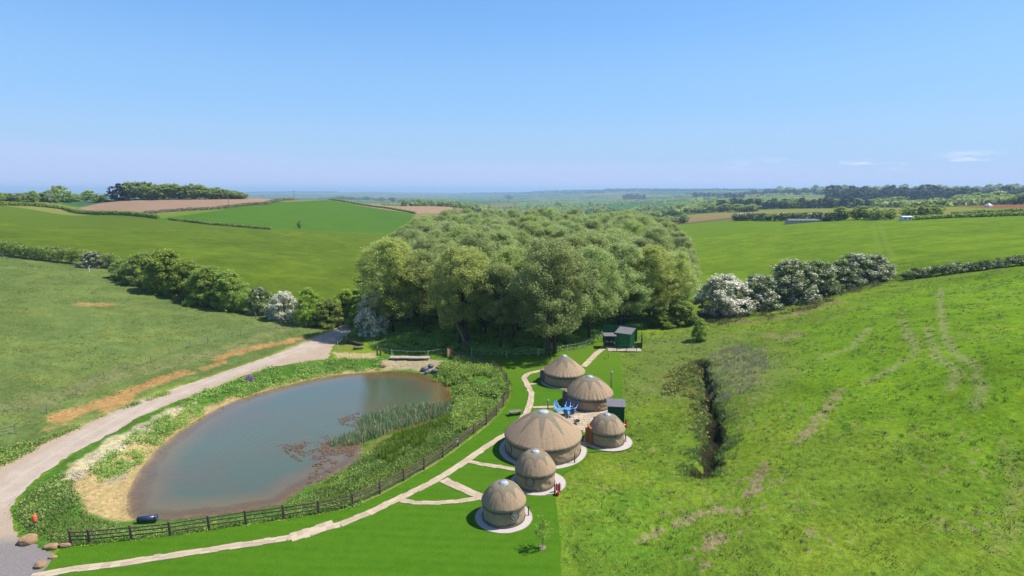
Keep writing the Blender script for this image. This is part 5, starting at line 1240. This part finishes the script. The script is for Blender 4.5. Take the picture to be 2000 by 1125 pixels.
# coarse grey-green patch and dry reeds by the ditch
q = scatter([P(*k, .6) for k in ((1375,700),(1440,685),(1490,700),(1500,750),(1450,790),(1400,800),(1385,760))], 2600, 5, .42, 1.5, (), 4)
V, F, at = blades(q, .42, .03, .4); o = np_mesh('dry_reeds', V, F, M['dry'], attrs=at); tag(o, 'pale dry reed grass at the head of the ditch', 'reeds', kind='stuff')
q = scatter([P(*k, .6) for k in ((1300,722),(1350,706),(1372,712),(1378,760),(1386,800),(1380,850),(1368,862),(1362,800),(1350,770),(1320,765),(1292,768))], 1500, 7, .44, 1.2, (), 6)
V, F, at = leaf_quads(q+(0, 0, .15)+rng.normal(size=q.shape)*.12, .22, .5, bloom=None); o = np_mesh('ditch_plants', V, F, leaf_mat('dock_leaves', (.17, .13, .045, 1), (.24, .34, .07, 1)), attrs=at); tag(o, 'reddish and green weeds along the ditch', 'weeds', kind='stuff')
dline = np.array(DITCH)[:, :2]; dq = []
for k_ in range(len(dline)-1):
    t_ = rng.random((260, 1)); dq.append(dline[k_]+(dline[k_+1]-dline[k_])*t_ + rng.normal(size=(260, 2))*1.1)
dq = np.vstack(dq); dq = dq[sdf(dq[:, 0], dq[:, 1], DITCH, False) > .8]; dq = dq[fbm(dq[:, 0]/1.1, dq[:, 1]/1.1, 61, 3) > .46]; dq = np.repeat(dq, 7, 0)+rng.normal(size=(len(dq)*7, 2))*.16
V, F, at = blades(np.column_stack([dq, H0(dq[:, 0], dq[:, 1])-.05]), .38, .035, .5, bloom=(rng.random(len(dq)) < .12)*.7); o = np_mesh('ditch_grass', V, F, M['grass'], attrs=at); tag(o, 'long grass overhanging the edges of the ditch', 'grass', kind='stuff')
tq = scatter(rp, 7000, 0, .50, 3.0, [(lawn_poly, .5)], 77); tq = np.repeat(tq, 11, 0); tq[:, :2] += rng.normal(size=(len(tq), 2))*.13; tq[:, 2] = H0(tq[:, 0], tq[:, 1])
V, F, at = blades(tq - (0, 0, .04), .22, .03, .5, bloom=(rng.random(len(tq)) < .06)*.7); o = np_mesh('tussocks', V, F, M['tussock'], attrs=at); tag(o, 'dark green tussocks, partly as tuft shadows, dotted over the right hillside', 'grass', kind='stuff')
# left pasture
lp = [G(*k) for k in ((0,500),(230,524),(450,602),(600,645),(560,660),(470,700),(300,750),(120,810),(0,850))]
q = scatter(lp, 26000, 4, .46, 3, (), 31)
V, F, at = blades(q - (0, 0, .05), .15, .045, .6, tint=.4+.5*rng.random(len(q)), bloom=(rng.random(len(q)) < .16)*.7); o = np_mesh('pasture_grass', V, F, M['grass'], attrs=at); tag(o, 'grey-green grass of the left pasture', 'grass', kind='stuff')
# bank plants round the pond
def leafy(poly, N, thr, scale, h, ls, label, name='bank_plants', mat='bank', flower=0, per=9, sig=.28, seed=1, excl=(), z=0):
    per = int(per*1.9); ls = ls*.66
    c = scatter(poly, N, 0, thr, scale, excl, seed); n = len(c); hh = h*rng.uniform(.4, 1.2, (n, 1))
    pts = c[:, None, :] + rng.normal(size=(n, per, 3))*np.array((sig, sig, 0)) + np.concatenate([np.zeros((n, per, 2)), (rng.random((n, per, 1))*hh[:, None, :])], 2) + (0, 0, z)
    ti = np.clip(.1+1.5*(fbm(c[:, 0:1]/1.5, c[:, 1:2]/1.5, seed+70, 3)-.25)+rng.uniform(-.15, .15, (n, 1))+rng.uniform(-.15, .15, (n, per)), 0, 1); ls = ls*1.15
    V, F, at = leaf_quads(pts.reshape(-1, 3), ls, .7, ti.ravel(), (rng.random(n*per) < flower).astype(float)); o = np_mesh(name, V, F, M[mat], attrs=at); tag(o, label, 'plants', kind='stuff'); return o
POLYP = [tuple(p[:2]) for p in POND]
leafy([P(*k) for k in ((30,1000),(60,960),(130,925),(140,950),(160,995),(240,1025),(300,1022),(400,1014),(400,1030),(257,1048),(178,1060),(130,1060),(60,1045))], 1300, .52, 1.5, .40, .16, 'weedy green bank with yellow flowers behind the fence start', flower=.012, seed=2)
leafy([P(*k) for k in ((170,925),(260,850),(400,765),(520,722),(640,705),(742,700),(745,720),(660,730),(540,756),(430,792),(330,860),(250,905),(190,940))], 6500, .47, 1.6, .55, .19, 'leafy green plants on the bank between track and pond', seed=3, excl=[(POLYP, .6)])
leafy([P(*k) for k in ((885,702),(925,709),(962,724),(985,745),(991,765),(980,788),(950,820),(905,850),(880,830),(890,790),(882,760),(856,738),(862,715))], 8000, .45, 1.6, .85, .22, 'tall nettle-like plants inside the right curve of the fence', seed=4, excl=[(POLYP, .1)])
leafy([P(*k, -.4) for k in ((640,925),(740,860),(880,810),(930,840),(865,889),(788,935),(689,984),(600,990),(560,990),(590,960))], 1900, .54, 1.3, .35, .14, 'low marsh plants with yellow flowers on the near bank', flower=.012, seed=5, excl=[(POLYP, .1)])
leafy([P(*k) for k in ((400,1020),(554,1000),(640,985),(700,975),(700,988),(554,1012),(400,1034),(257,1052),(178,1062),(178,1050))], 3800, .40, 1.0, .30, .13, 'weeds growing under the fence rails', seed=6, flower=.012)
leafy([G(*k) for k in ((0,880),(110,850),(200,812),(330,765),(330,770),(240,800),(130,845),(0,915))], 2600, .47, 1.4, .40, .18, 'green verge weeds with yellow flowers beside the track', seed=7, flower=.02)
leafy([P(*k) for k in ((690,655),(780,668),(900,682),(1000,694),(1080,694),(1150,672),(1250,640),(1340,622),(1200,600),(1000,600),(850,600),(720,620))], 15000, .40, 2.2, .55, .26, 'bright green undergrowth beneath the front trees of the wood', name='undergrowth', mat='under', seed=8, per=10, sig=.4)
leafy([P(*k) for k in ((700,655),(780,668),(880,688),(880,694),(760,690),(690,660))], 2000, .46, 1.8, .35, .2, 'nettles behind the white tape fence', seed=9)
leafy([P(*k, -.1) for k in ((480,740),(492,738),(494,746),(482,748))], 60, 0, 1, .6, .15, 'small patch of purple flowers on the track side bank', name='purple_flowers', mat='purple', seed=10)
gq = np.vstack([scatter([P(*k) for k in ((30,1000),(60,960),(130,925),(140,950),(160,995),(240,1022),(300,1020),(400,1012),(400,1030),(257,1048),(178,1060),(130,1060),(60,1045))], 9000, 4, .3, 2, (), 41),
    scatter([P(*k, -.3) for k in ((560,985),(640,930),(740,865),(880,815),(930,840),(865,889),(788,935),(689,984),(600,1000))], 16000, 4, .3, 2, [([tuple(p[:2]) for p in POND], .05)], 42)])
gb = fbm(gq[:, 0]/2.5, gq[:, 1]/2.5, 43, 3)
V, F, at = blades(gq - (0, 0, .03), .26, .03, .4, tint=.3+.9*(gb-.3)+rng.uniform(-.2, .2, len(gq)), bloom=(rng.random(len(gq)) < .10)*.7); o = np_mesh('bank_grass', V, F, M['grass'], attrs=at); tag(o, 'light green grass on the banks inside the pond fence', 'grass', kind='stuff')
leafy([P(1340,622,.4), G(1420,618), G(1500,606), G(1580,594), G(1660,566), G(1720,552), G(1722,558), G(1660,574), G(1590,602), G(1500,620), G(1420,634), G(1350,636)], 1500, .40, 2, .6, .22, 'brown and green brambles darkened as shade at the foot of the right hedgerow', name='brambles', mat='bramble', seed=44, per=14, sig=.4)
# reeds, rushes and floating weed
rd = scatter([P(*k, -.8) for k in ((640,866),(700,838),(705,815),(760,800),(850,790),(880,792),(890,812),(840,822),(760,848),(700,868),(655,876))], 5200, 3, .30, 1.2, (), 12); rd = rd[rng.random(len(rd)) < .7]; rd[:, 2] = np.maximum(rd[:, 2], -1.0)
V, F, at = blades(rd, .85, .035, .2, bloom=(rng.random(len(rd)) < .10).astype(float)); o = np_mesh('reeds', V, F, M['reed'], attrs=at); tag(o, 'band of blue-green reeds standing across the pond edge', 'reeds', kind='stuff')
rd = scatter([P(*k, -.8) for k in ((730,880),(800,845),(880,820),(890,835),(830,880),(760,920),(740,900))], 700, 14, .52, 2.0, (), 14)
V, F, at = blades(rd, .75, .03, .3); o = np_mesh('rushes', V, F, M['grass'], attrs=at); tag(o, 'clumps of dark rushes on the marshy near bank', 'rushes', kind='stuff')
wq = []
for poly, n, th_ in ((((555,880),(600,865),(660,862),(700,870),(690,890),(640,910),(600,905),(570,895)), 5200, .47), (((660,818),(700,805),(715,815),(700,835),(665,830)), 900, .45), (((600,850),(660,850),(640,870),(560,880),(540,870)), 700, .58), (((610,905),(660,900),(640,935),(600,945)), 1100, .52)):
    s_ = scatter([P(*k, -.78) for k in poly], n, 0, th_, .9, (), 17); wq.append(s_)
wq = np.vstack(wq); wq[:, 2] = -.765+rng.uniform(0, .05, len(wq))
V, F, at = leaf_quads(wq, .12, 5, bloom=(rng.random(len(wq)) < .25)*.8); o = np_mesh('water_weed', V, F, M['weed'], attrs=at); tag(o, 'reddish floating weed on the pond in front of the reeds', 'water weed', kind='stuff')
# stones on the pale bank
sq = np.vstack([scatter([P(*k) for k in ((120,930),(200,870),(330,800),(390,775),(375,792),(270,855),(190,905),(150,940))], 3200, 0, .45, 1.2, (), 19)])
V = []; F = []
for c in sq:
    s_ = random.uniform(.03, .10); n0 = len(V)
    for dx, dy, dz in ((-1,0,0),(0,-1,0),(1,0,0),(0,1,0),(0,0,.8)): V.append((c[0]+dx*s_*random.uniform(.7, 1.2), c[1]+dy*s_, c[2]+dz*s_))
    F += [(n0, n0+1, n0+4), (n0+1, n0+2, n0+4), (n0+2, n0+3, n0+4), (n0+3, n0, n0+4)]
o = np_mesh('stones', np.array(V), np.array(F), M['stone_pale']); tag(o, 'pale rubble stones on the bank beside the track', 'stones', kind='stuff')
# the young tree on the lawn
p = P(1059, 1071); s = make_tree('sapling', 2.5, .60, .30, 34, 13, .10, 'sap', 'bark_pale', shape='column', limb=18, crad=.42, flat=.8, trad=.022, label='young sapling alone on the lawn right of the frontmost yurt', cat='tree'); s.location = (p[0], p[1], .05)
b = MB(); b.rev([(.02, .07), (.2, .06), (.30, .02)], 14, (0, 0, 0)); b.build('mulch', M['wood_grey'], s)
p = P(1188, 700); s = make_tree('sapling', 1.3, .22, .3, 14, 12, .08, 'willow', 'rust', shape='column', limb=6, crad=.42, flat=.8, trad=.02, label='tiny sapling on the lawn below the washroom hut', cat='tree'); s.location = (p[0], p[1], .05)

# ------------------------------------------------------------------ far buildings and poles
def house(px, py, W, D, H_, rh, rz, label, wallm, roofm, name='farmhouse', maxr=3000, cat='building', win=4):
    p = G(px, py, maxr); t = empty(name, p, rz, label, cat)
    b = MB(); b.box((0, 0, H_/2-1), (W, D, H_+2)); w_ = b.build('wall', M[wallm], t)
    b = MB(); v = [(-W/2-.3,-D/2-.4,H_-.1),(W/2+.3,-D/2-.4,H_-.1),(W/2+.3,D/2+.4,H_-.1),(-W/2-.3,D/2+.4,H_-.1),(-W/2-.3,0,H_+rh),(W/2+.3,0,H_+rh)]
    b.add(v, [(0,1,5,4),(2,3,4,5),(1,2,5),(3,0,4),(3,2,1,0)]); b.build('roof', M[roofm], t)
    for i in range(win): b = MB(); b.box((-W/2+W*(i+.5)/win, -D/2-.03, H_*.5), (W/win*.35, .08, H_*.35)); b.build('window', M['black'], t)
    return t
house(800, 401, 26, 9, 5, 3, .1, 'white farm building among the trees behind the far brown field', 'white', 'felt', maxr=2500)
house(1590, 433, 30, 5, .9, .7, .02, 'long low grey glasshouse roof in front of the thick hedge', 'steel', 'felt', 'glasshouse', 700, win=12)
house(1768, 431, 4.5, 2.6, 1.9, .3, .1, 'small white caravan parked behind the right pasture', 'white', 'white', 'caravan', 700, 'caravan', 2)
p = G(1930, 404, 900); m = mpp(p); t = empty('tent', p, .3, 'small white pointed tent on the right skyline field', 'tent')
b = MB(); s = 5*m
b.add([(-s,-s,0),(s,-s,0),(s,s,0),(-s,s,0),(-s,-s,3*m),(s,-s,3*m),(s,s,3*m),(-s,s,3*m),(0,0,8*m)], [(0,1,5,4),(1,2,6,5),(2,3,7,6),(3,0,4,7),(4,5,8),(5,6,8),(6,7,8),(7,4,8)]); b.build('canvas', M['white'], t)
b = MB(); b.tube([(0, 0, 8*m), (0, 0, 9.5*m)], .06, 5); b.build('pole', M['steel'], t)
for px, py, h, lb in ((447,401,22,'thin telegraph pole in the left brown field'), (575,391,19,'thin telegraph pole at the top of the bright green field')):
    p = G(px, py, 640); m = mpp(p); t = empty('telegraph_pole', p, 0, lb, 'pole', 'telegraph poles on the left hill')
    b = MB(); b.tube([(0, 0, -.3), (0, 0, h*m)], [.16, .11], 7); b.build('pole', M['wood_grey'], t)
    b = MB(); b.beam((-1.1, 0, h*m-.5), (1.1, 0, h*m-.5), .12, .12); b.build('crossarm', M['wood_grey'], t)
    for s in (-.9, 0, .9): b = MB(); b.tube([(s, 0, h*m-.44), (s, 0, h*m-.2)], .06, 6); b.build('insulator', M['white'], t)

# ------------------------------------------------------------------ air
hm = bpy.data.materials.new('haze_air'); hm.use_nodes = True; ht = hm.node_tree; ht.nodes.clear()
ho = ht.nodes.new('ShaderNodeOutputMaterial'); hv = ht.nodes.new('ShaderNodeVolumePrincipled'); hv.inputs['Color'].default_value = (.50, .74, 1, 1)
hv.inputs['Density'].default_value = 1.5e-4; hv.inputs['Anisotropy'].default_value = .1; ht.links.new(hv.outputs[0], ho.inputs['Volume'])
b = MB(); zt, zb = 75.0, float(GZ2.min())-1.0; b.box((0, 0, (zt+zb)/2), (48200, 48200, zt-zb)); o = b.build('haze', hm); tag(o, kind='stuff'); tag(o, 'thin blue haze over the far land', 'haze')
print('objects', len(bpy.data.objects), 'ground z', GZ2.min(), GZ2.max())
